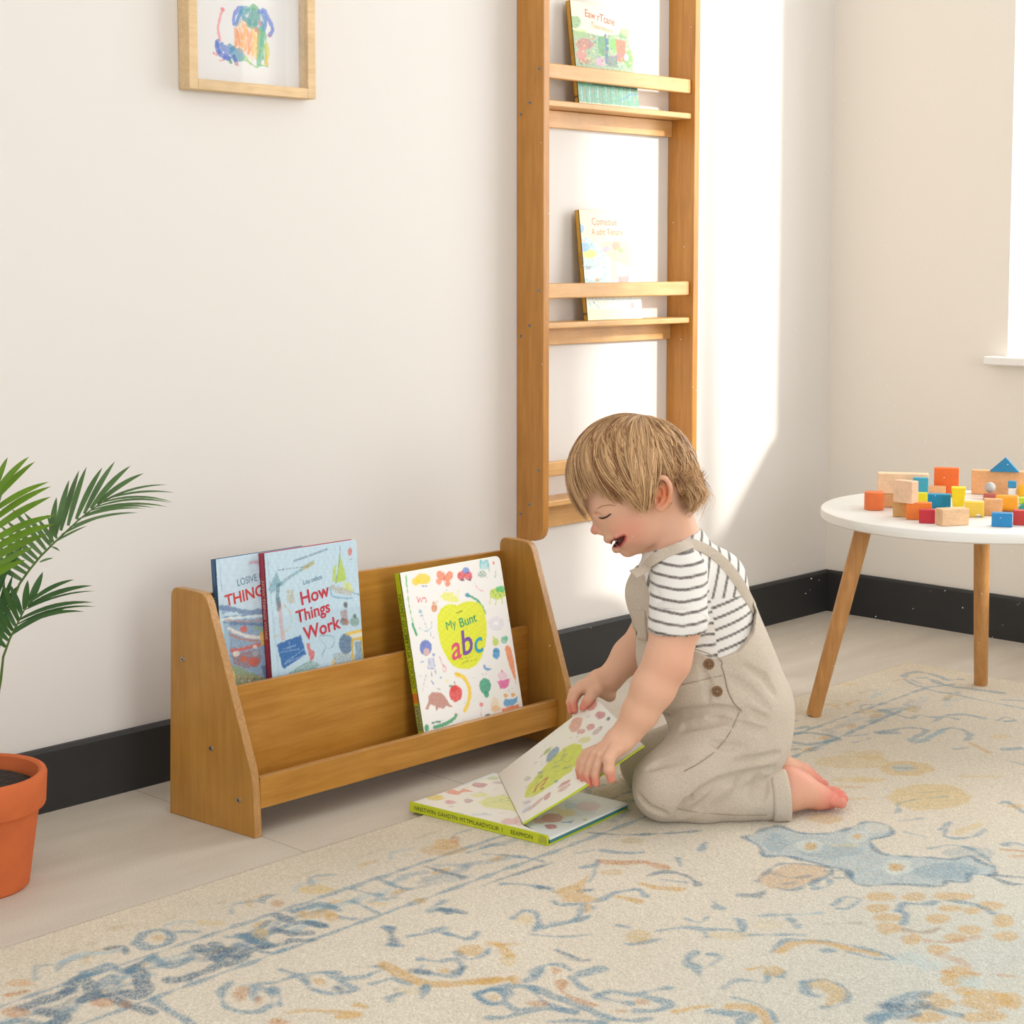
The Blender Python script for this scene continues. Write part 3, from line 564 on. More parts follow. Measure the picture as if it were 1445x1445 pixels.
def doodles(P):   # the alphabet cover, traced in the zoom of the upright copy
    G = '#27a86f'
    P.wa = .0006; P.speck = .1; P.soft = .0009
    P.stroke([(125,190),(135,260),(150,400),(175,520),(205,640)], .0018, '#6fc27c'); P.stroke([(180,560),(210,645)], .0045, G); P.stroke([(128,180),(133,260)], .003, '#79c98a')
    P.ell((260,205), (60,42), '#f7d915'); P.ell((205,225), (34,30), '#f7d915'); P.stroke([(250,262),(292,262)], .0012, '#6b86a8')
    P.ell((400,180), (30,42), '#f58a60', rot=-.5); P.ell((462,185), (30,44), '#f58a60', rot=.5); P.ell((385,225), (22,26), '#f79a72'); P.ell((455,240), (20,26), '#f58a60'); P.stroke([(425,150),(432,250)], .0014, '#d96f48')
    P.ell((562,180), (32,38), '#e4515c', rot=.3); P.ell((615,180), (32,38), '#e4515c', rot=-.3); P.ell((597,138), (28,24), '#6f8fd8'); P.ell((572,215), (14,10), '#3b4a6a'); P.ell((625,212), (10,8), '#3b4a6a')
    for a, b in ((550,170), (575,190), (610,160), (630,190)): P.ell((a, b), (6,6), '#7a3347')
    P.stroke([(710,120),(712,60),(730,85),(765,60),(772,110)], .0025, '#5cc4cf'); P.poly([(705,60),(772,60),(775,130),(705,125)], '#7fd0da', .6); P.ell((725,168), (32,30), '#2f8a68', speck=.5); P.stroke([(775,80),(782,150)], .0012, '#5cc4cf')
    P.ell((815,82), (7,12), '#ea7a6e'); P.stroke([(830,145),(830,190),(815,180)], .0012, '#5ab8a6'); P.stroke([(665,235),(690,280),(740,305)], .0012, '#f0a2ac')
    P.stroke([(605,335),(650,350),(700,385),(730,430),(750,475)], .0042, '#27b573'); P.ell((607,332), (16,18), '#3f9ac0')
    for k in range(6): P.ell((625+k*22, 340+k*k*4.5), (5,5), '#1c6d8a')
    P.ell((845,320), (62,45), '#c9e03e'); P.ell((870,285), (38,25), '#4fc474'); P.stroke([(790,350),(785,400)], .002, '#cfdc5a'); P.stroke([(840,350),(830,405)], .002, '#cfdc5a'); P.stroke([(875,350),(885,395)], .0025, '#d9e34a')
    for k in range(9): P.ell((805+12*k, 300+(k % 3)*18), (5,5), '#5aa84a')
    P.stroke([(212,345),(225,385),(235,355),(250,385),(260,355),(285,360),(285,385)], .0018, '#e8606e')
    P.ell((350,435), (24,30), '#dd925c'); P.ell((345,395), (12,14), '#e2a070'); P.stroke([(375,380),(360,400)], .0012, '#c9794a')
    P.stroke([(248,470),(268,530),(290,590)], .0012, '#86b4cf'); P.stroke([(232,590),(280,615),(325,590),(328,545)], .0014, '#9cc4dc'); P.ell((240,460), (12,16), '#9cc4dc'); P.stroke([(235,495),(275,490)], .001, '#86b4cf'); P.stroke([(320,620),(322,650)], .0008, '#8fb3c2')
    P.poly([(372,560),(375,500),(400,440),(440,410),(490,402),(530,412),(560,395),(620,378),(680,385),(722,410),(745,470),(760,560),(762,640),(750,730),(720,820),(680,880),(620,912),(560,912),(500,890),(450,830),(410,750),(385,660)], '#e6ec18', 1, speck=.03)
    P.poly([(392,340),(430,310),(490,312),(525,345),(545,375),(520,390),(460,385),(415,365)], '#eef06a', .95); P.stroke([(540,295),(535,350),(540,400)], .0016, '#eef06a')
    P.text('wooblin', (545,462), 16, '#6f7f3a', rot=.08)
    P.text('My', (478,562), 66, '#3faa6c', rot=.1, bold=.0); P.text('Bunt', (610,527), 72, '#3faa6c', rot=.12, bold=.012)
    P.stroke([(605,600),(612,620)], .001, '#6aa84a')
    P.text('a', (505,742), 185, '#e0527c', rot=.1, shear=.25, bold=.012); P.text('b', (592,700), 190, '#7c4fa6', rot=.1, shear=.2, bold=.012); P.text('c', (682,700), 170, '#2aa6c0', rot=.1, shear=.2, bold=.012)
    P.stroke([(545,838),(600,825),(650,812)], .0007, '#a8a832'); P.stroke([(550,880),(600,858),(680,838)], .0007, '#a8a832'); P.stroke([(560,860),(620,845)], .0006, '#b0b03a')
    P.ell((835,555), (62,58), '#e8e4ee', .8); P.ell((835,552), (18,16), '#fbfbfb')
    P.ell((282,745), (48,62), '#5f78cc'); P.ell((288,775), (26,30), '#e4c0b4'); P.ell((345,800), (12,12), '#8fa0d6'); P.poly([(295,830),(345,820),(358,890),(310,905)], '#b9c2e6', .6)
    for p in ([(310,840),(300,900)], [(340,830),(355,890)], [(300,910),(360,905)], [(325,915),(330,965)], [(350,910),(365,950)], [(240,860),(265,855)]): P.stroke(p, .0012, '#6f83cc')
    P.stroke([(392,820),(410,870),(425,930),(445,920),(435,895),(415,880)], .0013, '#e8879c')
    P.stroke([(285,955),(270,1020),(258,1080)], .0006, '#9db0cf'); P.stroke([(325,1005),(345,1030)], .0012, '#6c95c8'); P.ell((402,980), (8,8), '#7fb0dd'); P.stroke([(370,1065),(405,1075)], .0007, '#888888')
    P.ell((830,700), (26,32), '#c6dc58'); P.ell((835,790), (29,46), '#2f9bd6'); P.ell((815,665), (10,10), '#d9e56a'); P.stroke([(820,770),(855,775)], .001, '#1d6fa8')
    P.poly([(900,740),(925,728),(950,745),(970,830),(985,930),(993,1032),(965,960),(930,860)], '#f2905a'); P.ell((898,685), (26,30), '#3cb58c', speck=.3); P.ell((915,668), (14,16), '#57c49a')
    P.poly([(735,895),(770,905),(800,910),(780,925),(745,920)], '#4f9bd8'); P.ell((742,888), (10,9), '#4f9bd8'); P.ell((755,950), (7,6), '#f0a2ac')
    P.ell((518,1105), (52,66), '#e63d40'); P.ell((505,1065), (30,24), '#e84a42'); P.ell((478,1045), (14,8), '#3f8f5a'); P.stroke([(512,1030),(505,1010)], .001, '#8a6a4a'); P.ell((450,1005), (16,12), '#f3ef9a', .7)
    P.stroke([(525,955),(575,975),(612,1030),(628,1100),(618,1170),(590,1238)], .0078, '#fbd626'); P.stroke([(512,950),(545,958)], .003, '#f0c81e')
    P.ell((748,1045), (46,62), '#1fa37f'); P.ell((758,1110), (20,26), '#1fa37f'); P.ell((735,1020), (10,18), '#5cc4a6', .7)
    P.poly([(843,1010),(938,985),(935,1040),(900,1070),(865,1060)], '#e85fa5'); P.ell((885,965), (38,30), '#f6cfe2', .9); P.ell((880,930), (10,10), '#e87aa8')
    P.poly([(278,1225),(300,1180),(305,1120),(335,1095),(400,1095),(440,1135),(465,1185),(495,1210),(440,1205),(420,1225),(380,1215),(370,1243),(355,1205),(320,1185),(305,1225)], '#c58a7c')
    P.poly([(893,1185),(900,1145),(960,1150),(1000,1130),(1000,1170),(960,1200),(900,1205)], '#4aa3d8'); P.ell((910,1120), (16,16), '#f2b05a'); P.ell((968,1115), (16,16), '#f2b05a'); P.poly([(880,1225),(940,1205),(1010,1185),(1022,1225),(960,1240),(885,1248)], '#f0824a')
    P.ell((825,1190), (34,58), '#f0c766', .8, speck=.5); P.ell((720,1190), (16,16), '#ee8a90'); P.stroke([(720,1205),(718,1280)], .0008, '#e0a0a0'); P.ell((835,1225), (40,24), '#f2b36a', .6)
    P.stroke([(350,1370),(430,1345),(495,1310),(520,1275)], .0065, '#35a870'); P.ell((290,1375), (18,28), '#35a870'); P.stroke([(335,1335),(395,1325)], .003, '#2d7f6a'); P.stroke([(575,1310),(600,1330),(620,1330)], .0016, '#f0d23a'); P.ell((770,1275), (24,8), '#3f5f6a')
    for k in range(60):
        a, b = RNG.uniform(120, 960), RNG.uniform(150, 1380)
        if 360 < a < 770 and 380 < b < 920: continue
        P.stroke([(a, b), (a+RNG.uniform(-18, 18), b+RNG.uniform(-14, 14))], .0006, ['#9fb4c8', '#e3a6a6', '#a7c7a0', '#b7b7c2'][k % 4], .7)
def sp_abc(S, t, h):
    S.poly([(0, .035), (t, .035), (t, .002), (0, .002)], '#c9b91e', 1, local=True); S.poly([(0, .085), (t, .085), (t, .038), (0, .038)], '#8a8f9a', .9, local=True, speck=.6); S.poly([(0, .105), (t, .105), (t, .088), (0, .088)], '#d9722e', 1, local=True)
    words(S, 'NIONY GUCCI', t/2, .235, .009, '#4a6a2a'); words(S, 'MY7UA COUDO', t/2, .160, .009, '#3a5a2a')
    words(S, 'EWVNO', t/2, .062, .008, '#3b3b44')
# upright alphabet book, front tier
pA = V(2.0135, 2.133, .0505); topA = V(2.0135, 2.200, .357)
make_book('picture_book', 'white alphabet picture book with a yellow apple, upright in the front tier', None, pA, (1, 0, 0), topA-pA, .248, np.linalg.norm(topA-pA), .015, doodles, '#b5bf1c', '#b5bf1c', spine_text=sp_abc, zoom=(550, 780, 5.56), rc=.011, base='#f6f5f2')

def cover_htw(P):
    P.wm = 1.3
    P.wa = .0006; P.speck = .15; P.soft = .001
    P.poly([(560,180),(1290,85),(1400,1100),(650,1300)], '#c3ddec', 1); P.poly([(600,700),(1350,600),(1420,1300),(600,1300)], '#b4cfdf', .6)
    P.stroke([(560,190),(600,620),(640,1000),(680,1400)], .0006, '#8fb0c6')
    P.text('ASMSIVANL WUNYORICHR', (915,192), 20, '#6d8aa0', rot=.15, sx=1.05)
    # crane
    P.stroke([(665,430),(750,370),(840,310),(935,250)], .0045, '#4c8a96', .8, speck=.4); P.stroke([(860,300),(930,262)], .005, '#c9b35a', .8); P.stroke([(650,315),(900,285)], .0007, '#4c6a7a'); P.poly([(575,470),(600,400),(640,325),(665,400),(700,430),(640,460),(590,515)], '#5b93a6', .9, speck=.3)
    P.stroke([(650,440),(645,530),(660,600)], .006, '#3d6b80', .9, speck=.3); P.stroke([(660,600),(670,700),(690,870)], .006, '#d2897f', .8, speck=.35); P.stroke([(648,560),(655,630)], .007, '#4a5a66', .8, speck=.4)
    P.stroke([(700,600),(750,660),(760,740),(720,810),(620,860)], .0008, '#c8a860'); P.poly([(720,480),(775,470),(785,585),(725,590)], '#b79a3c', .9, speck=.5)
    P.text('Lou oebos', (930,390), 42, '#4d7f9c', rot=.12, sx=.8)
    P.text('How', (945,510), 108, '#c23a4c', rot=.12, bold=.022); P.text('Things', (935,652), 98, '#c23a4c', rot=.12, bold=.022, sx=.98); P.text('Work', (1005,785), 108, '#c23a4c', rot=.12, bold=.022)
    # sailing boat
    P.poly([(1150,180),(1195,320),(1205,400),(1120,420),(1140,300)], '#b4d136'); P.poly([(1100,290),(1125,270),(1120,400),(1090,420)], '#b9cf4a'); P.poly([(1180,410),(1240,420),(1265,490),(1190,480)], '#d3df86'); P.stroke([(1150,105),(1155,200),(1120,420)], .0008, '#6b7a6a'); P.poly([(1085,430),(1160,450),(1265,490),(1240,525),(1120,500),(1080,470)], '#b59a6c', .9, speck=.5); P.stroke([(1075,450),(1100,530),(1250,545)], .0022, '#7fb0d0'); P.stroke([(1260,500),(1330,520)], .001, '#5b8ab0')
    P.ell((1237,165), (18,32), '#d4796f'); P.stroke([(1228,228),(1255,225)], .001, '#b5838a')
    # cyclists
    P.ell((1200,600), (18,26), '#5a5a5a'); P.poly([(1160,650),(1215,630),(1215,720),(1165,740)], '#a07a72', .9, speck=.3); P.ell((1185,735), (30,30), '#6b5a56', .8); P.ell((1275,735), (36,40), '#5f8a6c', .9, speck=.3); P.ell((1210,740), (24,26), '#a8705e', .8); P.ell((1275,690), (16,20), '#4f6f60')
    P.poly([(640,920),(835,845),(878,1000),(700,1120),(685,1110)], '#2465ab', 1, speck=.05)
    for p in ([(690,960),(790,930)], [(670,985),(820,960)], [(700,1080),(860,1010)], [(740,900),(750,960)], [(720,1060),(860,960)]): P.stroke(p, .001, '#9cc0e0', .8)
    P.poly([(880,915),(905,910),(915,960),(950,980),(940,1040),(910,1060),(900,1000)], '#cf5a5c'); P.poly([(720,1165),(800,1110),(870,1070),(920,1050),(990,1085),(960,1120),(860,1150),(740,1180)], '#5b8a6a', .95, speck=.45)
    P.stroke([(985,870),(1000,850),(1080,850),(1110,890),(1080,950),(1030,960),(1010,1020)], .0009, '#7fa0b8'); P.stroke([(990,880),(1040,940),(1000,1000)], .0008, '#7fa0b8')
    P.ell((1205,915), (60,85), '#4f6f92'); P.poly([(1100,1000),(1200,980),(1290,1010),(1290,1120),(1110,1150)], '#8a8f86', .9, speck=.5); P.poly([(1090,1050),(1110,1040),(1110,1150),(1085,1150)], '#e0b63a')
    P.poly([(1210,835),(1300,805),(1350,800),(1355,850),(1260,880)], '#e8e0c8', .8); P.stroke([(1210,835),(1350,805)], .004, '#e6c02e'); P.stroke([(1260,880),(1370,870)], .004, '#d9b52c'); P.stroke([(1330,870),(1350,1080)], .0055, '#e3bd2c'); P.stroke([(1255,900),(1260,1080)], .004, '#d9b52c'); P.poly([(1275,900),(1330,890),(1345,1060),(1285,1070)], '#5b7f9c', .9, speck=.3); P.ell((1370,960), (24,60), '#e6c02e')
    P.poly([(600,1250),(1420,1080),(1440,1600),(600,1600)], '#8fb0a0', .8)
def sp_red(S, t, h): words(S, 'HOW THINGS WORK', t/2, h*.62, t*.5, '#d9b7a0'); 
def cover_things(P):
    P.wa = .0008; P.speck = .2; P.soft = .001
    P.poly([(130,230),(560,170),(640,640),(190,680)], '#c9deee', 1); P.stroke([(170,230),(210,700),(260,1280)], .0006, '#8fb0c6')
    P.poly([(400,265),(440,235),(500,235),(500,265)], '#c78aa4', .8)
    P.text('LOSIVE IN', (430,385), 58, '#5d7f96', rot=.1, sx=.8); P.text('THINGS', (400,512), 92, '#cc4444', rot=.1, bold=.02, sx=.98)
    P.stroke([(180,620),(280,635),(400,660),(520,650),(620,650)], .008, '#4a6ea0', .9); P.poly([(190,600),(240,605),(280,640),(190,680)], '#6f8fc0', .8, speck=.3); P.stroke([(190,720),(350,690),(560,680)], .003, '#e9efe9'); P.stroke([(190,700),(540,670)], .002, '#5f88b4')
    P.poly([(200,730),(620,690),(700,1400),(260,1400)], '#5577a4', .85, speck=.25); P.stroke([(220,720),(380,735),(520,720)], .0025, '#c88a6a', .8); P.poly([(200,760),(245,750),(260,1060),(240,1060)], '#a9cbe0', .9)
    P.stroke([(250,790),(330,830),(430,860),(540,870)], .006, '#efe9df'); P.stroke([(255,840),(360,880),(480,890)], .0035, '#b9785c'); P.ell((370,797), (34,24), '#d65a3c'); P.stroke([(270,745),(540,760)], .005, '#3f6090', .7); P.poly([(500,820),(540,810),(545,920),(505,935)], '#e0b428'); P.stroke([(450,780),(530,800)], .004, '#8fb45a', .8)
    P.stroke([(270,970),(360,960),(460,930),(500,920)], .006, '#d0573c'); P.poly([(270,1000),(500,960),(515,1060),(470,1110),(380,1115),(290,1080)], '#9a5a48', .85, speck=.3); P.ell((450,1060), (45,34), '#cf5636'); P.ell((310,1000), (28,24), '#e9e2d8'); P.ell((370,1040), (25,28), '#d0673c'); P.ell((470,990), (30,22), '#9fb2c0'); P.ell((460,940), (18,14), '#e8dcd0')
    P.poly([(230,1085),(330,1105),(430,1150),(560,1200),(560,1280),(250,1300)], '#8fa048', .95, speck=.3); P.poly([(245,1140),(290,1140),(310,1280),(260,1290)], '#ead23a'); P.poly([(310,1170),(420,1170),(520,1215),(430,1255),(320,1270)], '#a78a6c', .9, speck=.6)
    for k in range(14): P.ell((330+14*k, 1185+(k % 4)*18), (9,8), ['#e0a060', '#7a5a4a', '#e8d8b8', '#b8d06a'][k % 4], .9)
    P.poly([(510,1100),(600,1080),(620,1200),(545,1200)], '#4a5f86', .8)
def sp_blue(S, t, h):
    S.poly([(0, 0), (t, 0), (t, .15), (0, .15)], '#3a3f3f', .8, local=True, speck=.5); words(S, 'LOSIVE THINGS', t/2, h*.63, t*.5, '#a9c0d0')
p1, t1 = V(1.7375, 2.2030, .177), V(1.7345, 2.2235, .4225); p2, t2 = V(1.6515, 2.2175, .177), V(1.6490, 2.2378, .4215)
for lab, pb, tt, wd_, th_, fn, sc_, sw, rr in (('pale blue book titled How Things Work, in the rear tier of the bookcase', p1, t1, .198, .0138, cover_htw, '#a8283c', sp_red, .007),
    ('blue-spined book with red THINGS lettering, half hidden at the left end of the rear tier', p2, t2, .186, .012, cover_things, '#2f5f8a', sp_blue, .004)):
    e1 = nz(V(0, tt[1]-pb[1], tt[2]-pb[2])); make_book('picture_book', lab, None, pb, (1, 0, 0), e1, wd_, np.linalg.norm((tt-pb)[1:]), th_, fn, sc_, sc_, spine_text=sw, zoom=(280, 750, 5.78), rc=rr, base='#c3ddec')

def cover_garden(P):
    P.wa = .0008; P.speck = .25; P.soft = .001
    P.text('Eaw rTcane', (705,118), 52, '#c8564e', rot=-.12, bold=.012, sx=.85); P.text('Tlaeinonions', (720,188), 38, '#c98a6a', rot=-.12, sx=.8)
    P.poly([(505,200),(610,220),(720,245),(850,225),(900,260),(975,730),(560,690)], '#5f9a78', 1, speck=.3)
    P.ell((535,150), (42,44), '#5da56a'); P.ell((570,225), (50,28), '#a9c878', .9, speck=.4); P.ell((600,300), (58,40), '#cf5050', .95, speck=.35); P.ell((580,370), (36,40), '#dc7a78', .9); P.poly([(690,250),(770,240),(760,380),(700,380)], '#3f9a5a', .9); P.stroke([(745,240),(755,330),(750,420)], .009, '#3e6aa4'); P.ell((800,310), (26,50), '#7fbf4a'); P.poly([(815,265),(880,280),(880,420),(820,420)], '#e0603c', .95); P.ell((870,225), (36,36), '#7aa86a', .9); P.ell((905,400), (30,60), '#6fae4a', .9); P.poly([(760,380),(820,380),(830,460),(750,450)], '#6a7480', .9, speck=.3); P.ell((710,420), (34,30), '#dca4c4'); P.ell((885,390), (16,26), '#e6d9e2'); P.ell((600,420), (40,20), '#c2685c', .8)
    P.poly([(540,550),(960,600),(975,730),(560,690)], '#5fae98', 1, speck=.35); P.stroke([(660,570),(960,605)], .005, '#274f3f', .8)
    for k in range(34): P.stroke([(580+k*11, 590+(k % 5)*8), (585+k*11, 680+(k % 7)*5)], .0015, ['#dff0ea', '#7fb4d0', '#e88a6a', '#4f9a6a', '#a9d8c8'][k % 5], .8)
    P.stroke([(840,690),(900,650),(965,640)], .003, '#5b8ac8', .8)
    for k in range(60): P.ell((RNG.uniform(540, 930), RNG.uniform(240, 460)), (8,8), ['#e08a70', '#f0d890', '#3f7f5a', '#5f88c0', '#d0e0a0'][k % 5], .7)
    P.C = P.C**1.3
def cover_farm(P):
    P.wa = .0008; P.speck = .25; P.soft = .001
    P.text('Comeoue', (735,205), 50, '#d88a78', bold=.012, sx=.9); P.text('A adnt Tienany', (755,275), 44, '#d88a78', bold=.008, sx=.82)
    P.ell((572,255), (30,30), '#8fc0ea')
    P.poly([(560,310),(640,320),(690,370),(740,430),(790,480),(900,520),(945,610),(1000,700),(620,720),(590,600)], '#a9d4ea', .9, speck=.35); P.ell((635,425), (48,30), '#eee66a'); P.ell((600,380), (40,30), '#8fc4ea', .8); P.poly([(740,340),(880,340),(930,420),(930,520),(800,470),(720,400)], '#efe2a8', .8, speck=.3); P.ell((815,370), (28,32), '#f2a498'); P.ell((750,395), (26,20), '#b0a4dc', .9); P.ell((845,400), (18,20), '#8fce8f'); P.poly([(780,450),(830,450),(820,600),(780,600)], '#f6cfb8', .9); P.ell((660,560), (70,45), '#fbfbf4'); P.ell((625,520), (30,12), '#7a8a9c', .7); P.poly([(830,580),(905,570),(900,620),(830,620)], '#ee9a94', .9); P.ell((930,540), (18,40), '#a4dcc0', .9); P.ell((690,600), (14,14), '#d8b06a')
    P.poly([(600,720),(990,720),(990,800),(610,800)], '#e6ecec', .8, speck=.3); P.stroke([(630,730),(975,735)], .005, '#7a88a4', .7, speck=.5); P.stroke([(640,760),(640,790)], .003, '#8fc0e0'); P.stroke([(660,750),(700,790)], .003, '#8fc0e0'); P.ell((925,775), (16,20), '#f2a0a0')
    for k in range(60): P.ell((RNG.uniform(570, 930), RNG.uniform(310, 610)), (7,7), ['#f2b8a8', '#f4e8a0', '#8fd0b0', '#88b8e8', '#fbfbf6'][k % 5], .7)
    P.C = P.C**1.5
def sp_gold(S, t, h):
    words(S, 'CNRINOM', t/2, h*.55, t*.42, '#8f6a14')
    S.poly([(0, .012), (t, .012), (t, .016), (0, .016)], '#6a4a18', 1, local=True)
for lab, zb, zt, x0, x1, xt, fn, zz, pos in (('cream book with a painted garden scene on the upper rack shelf', 1.2195, 1.434, 2.727, 2.918, 2.706, cover_garden, (700, 0, 4.817), 0), ('pale cream book with a gold spine on the lower rack shelf', .7685, 1.003, 2.757, 2.934, 2.737, cover_farm, (700, 270, 4.817), 1)):
    pb = V(x0+.001, 2.423, zb); e2 = nz(V(xt-x0+.002, .026, zt-zb)) if False else nz(V(0, .027, zt-zb))
    make_book('picture_book', lab, None, pb, (1, 0, 0), e2, (x1-x0)+.004, zt-zb, .012, fn, '#c99a2c', '#c9a24a', spine_text=sp_gold, zoom=zz, rc=.004, base='#f6efcf')

# the open book on the rug
ob = empty('picture_book', (2.0, 1.9, .005), 'open alphabet picture book lying on the rug, its leaf held up by the toddler', 'book')
S0, S1 = V(1.877, 2.03, .0215), V(1.911, 1.754, .0215); Rn = V(2.130, 1.779, .0215); Rf = Rn + (S0-S1)
exb = nz(Rn-S1); eyb = nz(S0-S1); eyb = nz(eyb - exb*(exb@eyb)); wb, hb = np.linalg.norm(Rn-S1), np.linalg.norm(S0-S1)
def slabw(nm, par, o, x0, x1, y0, y1, z0, z1, m, bev=.0005):
    b = MB(); c = lambda z: [V(*(o + exb*a + eyb*c_)[:2], z) for a, c_ in ((x0, y0), (x1, y0), (x1, y1), (x0, y1))]
    b.hexa(c(z0), c(z1)); return b.build(nm, m, par, bevel=bev)
slabw('back_cover', ob, S1, 0, wb, 0, hb, .0052, .0075, plain('#b7c820', 'lime_card'))
slabw('board_pages', ob, S1, .004, wb-.001, .001, hb-.001, .0077, .0125, plain('#3f7f86', 'teal_card'))
pgt = Paint(V(*(S1+exb*.004+eyb*.001)[:2], .0165), exb, eyb, wb-.006, hb-.002, .0013, '#dfe6e6', zoom=(560, 980, 4.014)); pgt.speck = .25; pgt.wa = .0012
pgt.poly([(950,600),(1100,590),(1160,620),(1120,680),(960,690)], '#c9d8de', .8); pgt.ell((1080,635), (70,28), '#d9a8ac', .7); pgt.ell((880,700), (60,26), '#c05a4c', .85); pgt.ell((960,670), (50,22), '#e8c84a', .7); pgt.ell((985,630), (40,20), '#a8c8dc', .8); pgt.ell((872,748), (36,14), '#a83c4c'); pgt.poly([(940,725),(1000,712),(990,730)], '#4a8ac0'); pgt.ell((1065,708), (14,7), '#a8b828'); pgt.ell((810,715), (40,16), '#d89a98', .8); pgt.ell((900,650), (30,16), '#e6dc9a', .8)
link('open_page', pgt.mesh('open_page', thick=.0038, back='#efece4'), m_print, ob)
SPn = Paint(V(*S0[:2], .0052), -eyb, (0, 0, 1), hb, .0165, .0011, '#c3cc1e'); SPn.speck = .05
SPn.poly([(hb-.018, .002), (hb-.003, .002), (hb-.003, .014), (hb-.018, .014)], '#7a7a3a', .9, local=True, speck=.4)
for tx, cx_ in (('NNSTWIN', .033), ('GAHDTN', .080), ('MTTM', .118), ('LAADYDLIR', .158), ('I', .190), ('EEAPMDN', .228)): SPn.txt.append((tx, np.array([cx_, .008]), .0068, '#3f461c', 0, 0, .0, 1.0))
link('spine', SPn.mesh('spine', thick=.0014, back='#b7c820'), m_print, ob)
# bent front cover: flat left of the fold, lifted right of it
A0 = V(2.088, 2.035, .0190); B0 = onplane(738, 1164, (0, 0, .0195), V(0, 0, 1)); C0 = ondepth(909, 1052, 2.700); D0_ = ondepth(841.5, 986, 2.875)
cz = .0190
flat = [V(*(S1+exb*.000+eyb*.002)[:2], cz), B0.copy(), A0.copy(), V(*(S0+exb*.0)[:2], cz)]
flat[1][2] = flat[2][2] = cz; flat[0][2] = flat[3][2] = cz
def patch(parent, name, q00, q10, q11, q01, res, zoom, fn, plane, thick, back, bend=0., bn=None):
    P = Paint(plane[0], plane[1], plane[2], 1, 1, 1, '#f1efe6', zoom=zoom)   # carries plane + trace; grid replaced below
    nx = int(max(np.linalg.norm(q10-q00), np.linalg.norm(q11-q01))/res)+2; ny = int(max(np.linalg.norm(q01-q00), np.linalg.norm(q11-q10))/res)+2
    s, t = np.meshgrid(np.linspace(0, 1, nx), np.linspace(0, 1, ny), indexing='ij'); s_, t_ = s[..., None], t[..., None]
    W = q00*(1-s_)*(1-t_) + q10*s_*(1-t_) + q11*s_*t_ + q01*(1-s_)*t_
    P.X = (W-P.p0) @ P.ex; P.Y = (W-P.p0) @ P.ey; P.nx, P.ny = nx, ny; P.C = np.ones((nx, ny, 3))*lin('#f1efe6')
    P.reg = lambda PP, pad: (slice(None), slice(None))
    if bend: W = W + bn*bend*(4*s_*(1-s_))
    fn(P)
    me = P.mesh(name, thick=thick, back=back, full=True, shape=lambda a, b: W if np.shape(a) == (nx, ny) else P.p0 + a[..., None]*P.ex + b[..., None]*P.ey)
    return link(name, me, m_print, parent)
def paint_flat(P):
    P.speck = .3; P.wa = .0012; P.soft = .001
    P.ell((220,585), (48,16), '#e0c92a'); P.poly([(275,555),(310,535),(350,550),(375,530),(425,550),(370,555),(345,568),(300,562)], '#e4805c'); P.ell((465,513), (44,14), '#b87480'); P.ell((545,473), (32,12), '#b8cc9a'); P.ell((300,610), (32,11), '#d98a9c'); P.ell((405,602), (26,12), '#b8909c'); P.ell((725,388), (34,30), '#c86460'); P.ell((655,455), (36,20), '#8f4a40'); P.ell((720,450), (20,16), '#b8b0b0'); P.ell((670,535), (26,16), '#c8604a'); P.ell((590,500), (50,8), '#c8b8bc'); P.ell((320,675), (60,8), '#b8cce0')
    P.poly([(462,610),(520,580),(600,570),(680,580),(700,640),(690,665),(600,650),(500,640)], '#dce35a', .95); P.poly([(415,570),(470,555),(530,565),(500,580),(440,582)], '#e4e884', .95); P.ell((640,720), (50,18), '#dc9a9c', .8); P.ell((690,715), (30,30), '#e0a8a4', .7); P.ell((480,680), (60,8), '#c8d4e0', .8); P.ell((690,610), (20,14), '#d88050')
    for k in range(40): a = RNG.uniform(200, 700); b = 560 + RNG.uniform(-80, 110) + (a-400)*.1; P.stroke([(a, b), (a+20, b+RNG.uniform(-5, 5))], .001, ['#8c96a8', '#c89090', '#98a888'][k % 3], .6)
    P.stroke([(560,610),(640,600)], .001, '#6fae7a'); P.stroke([(580,600),(660,580)], .001, '#6fae7a')
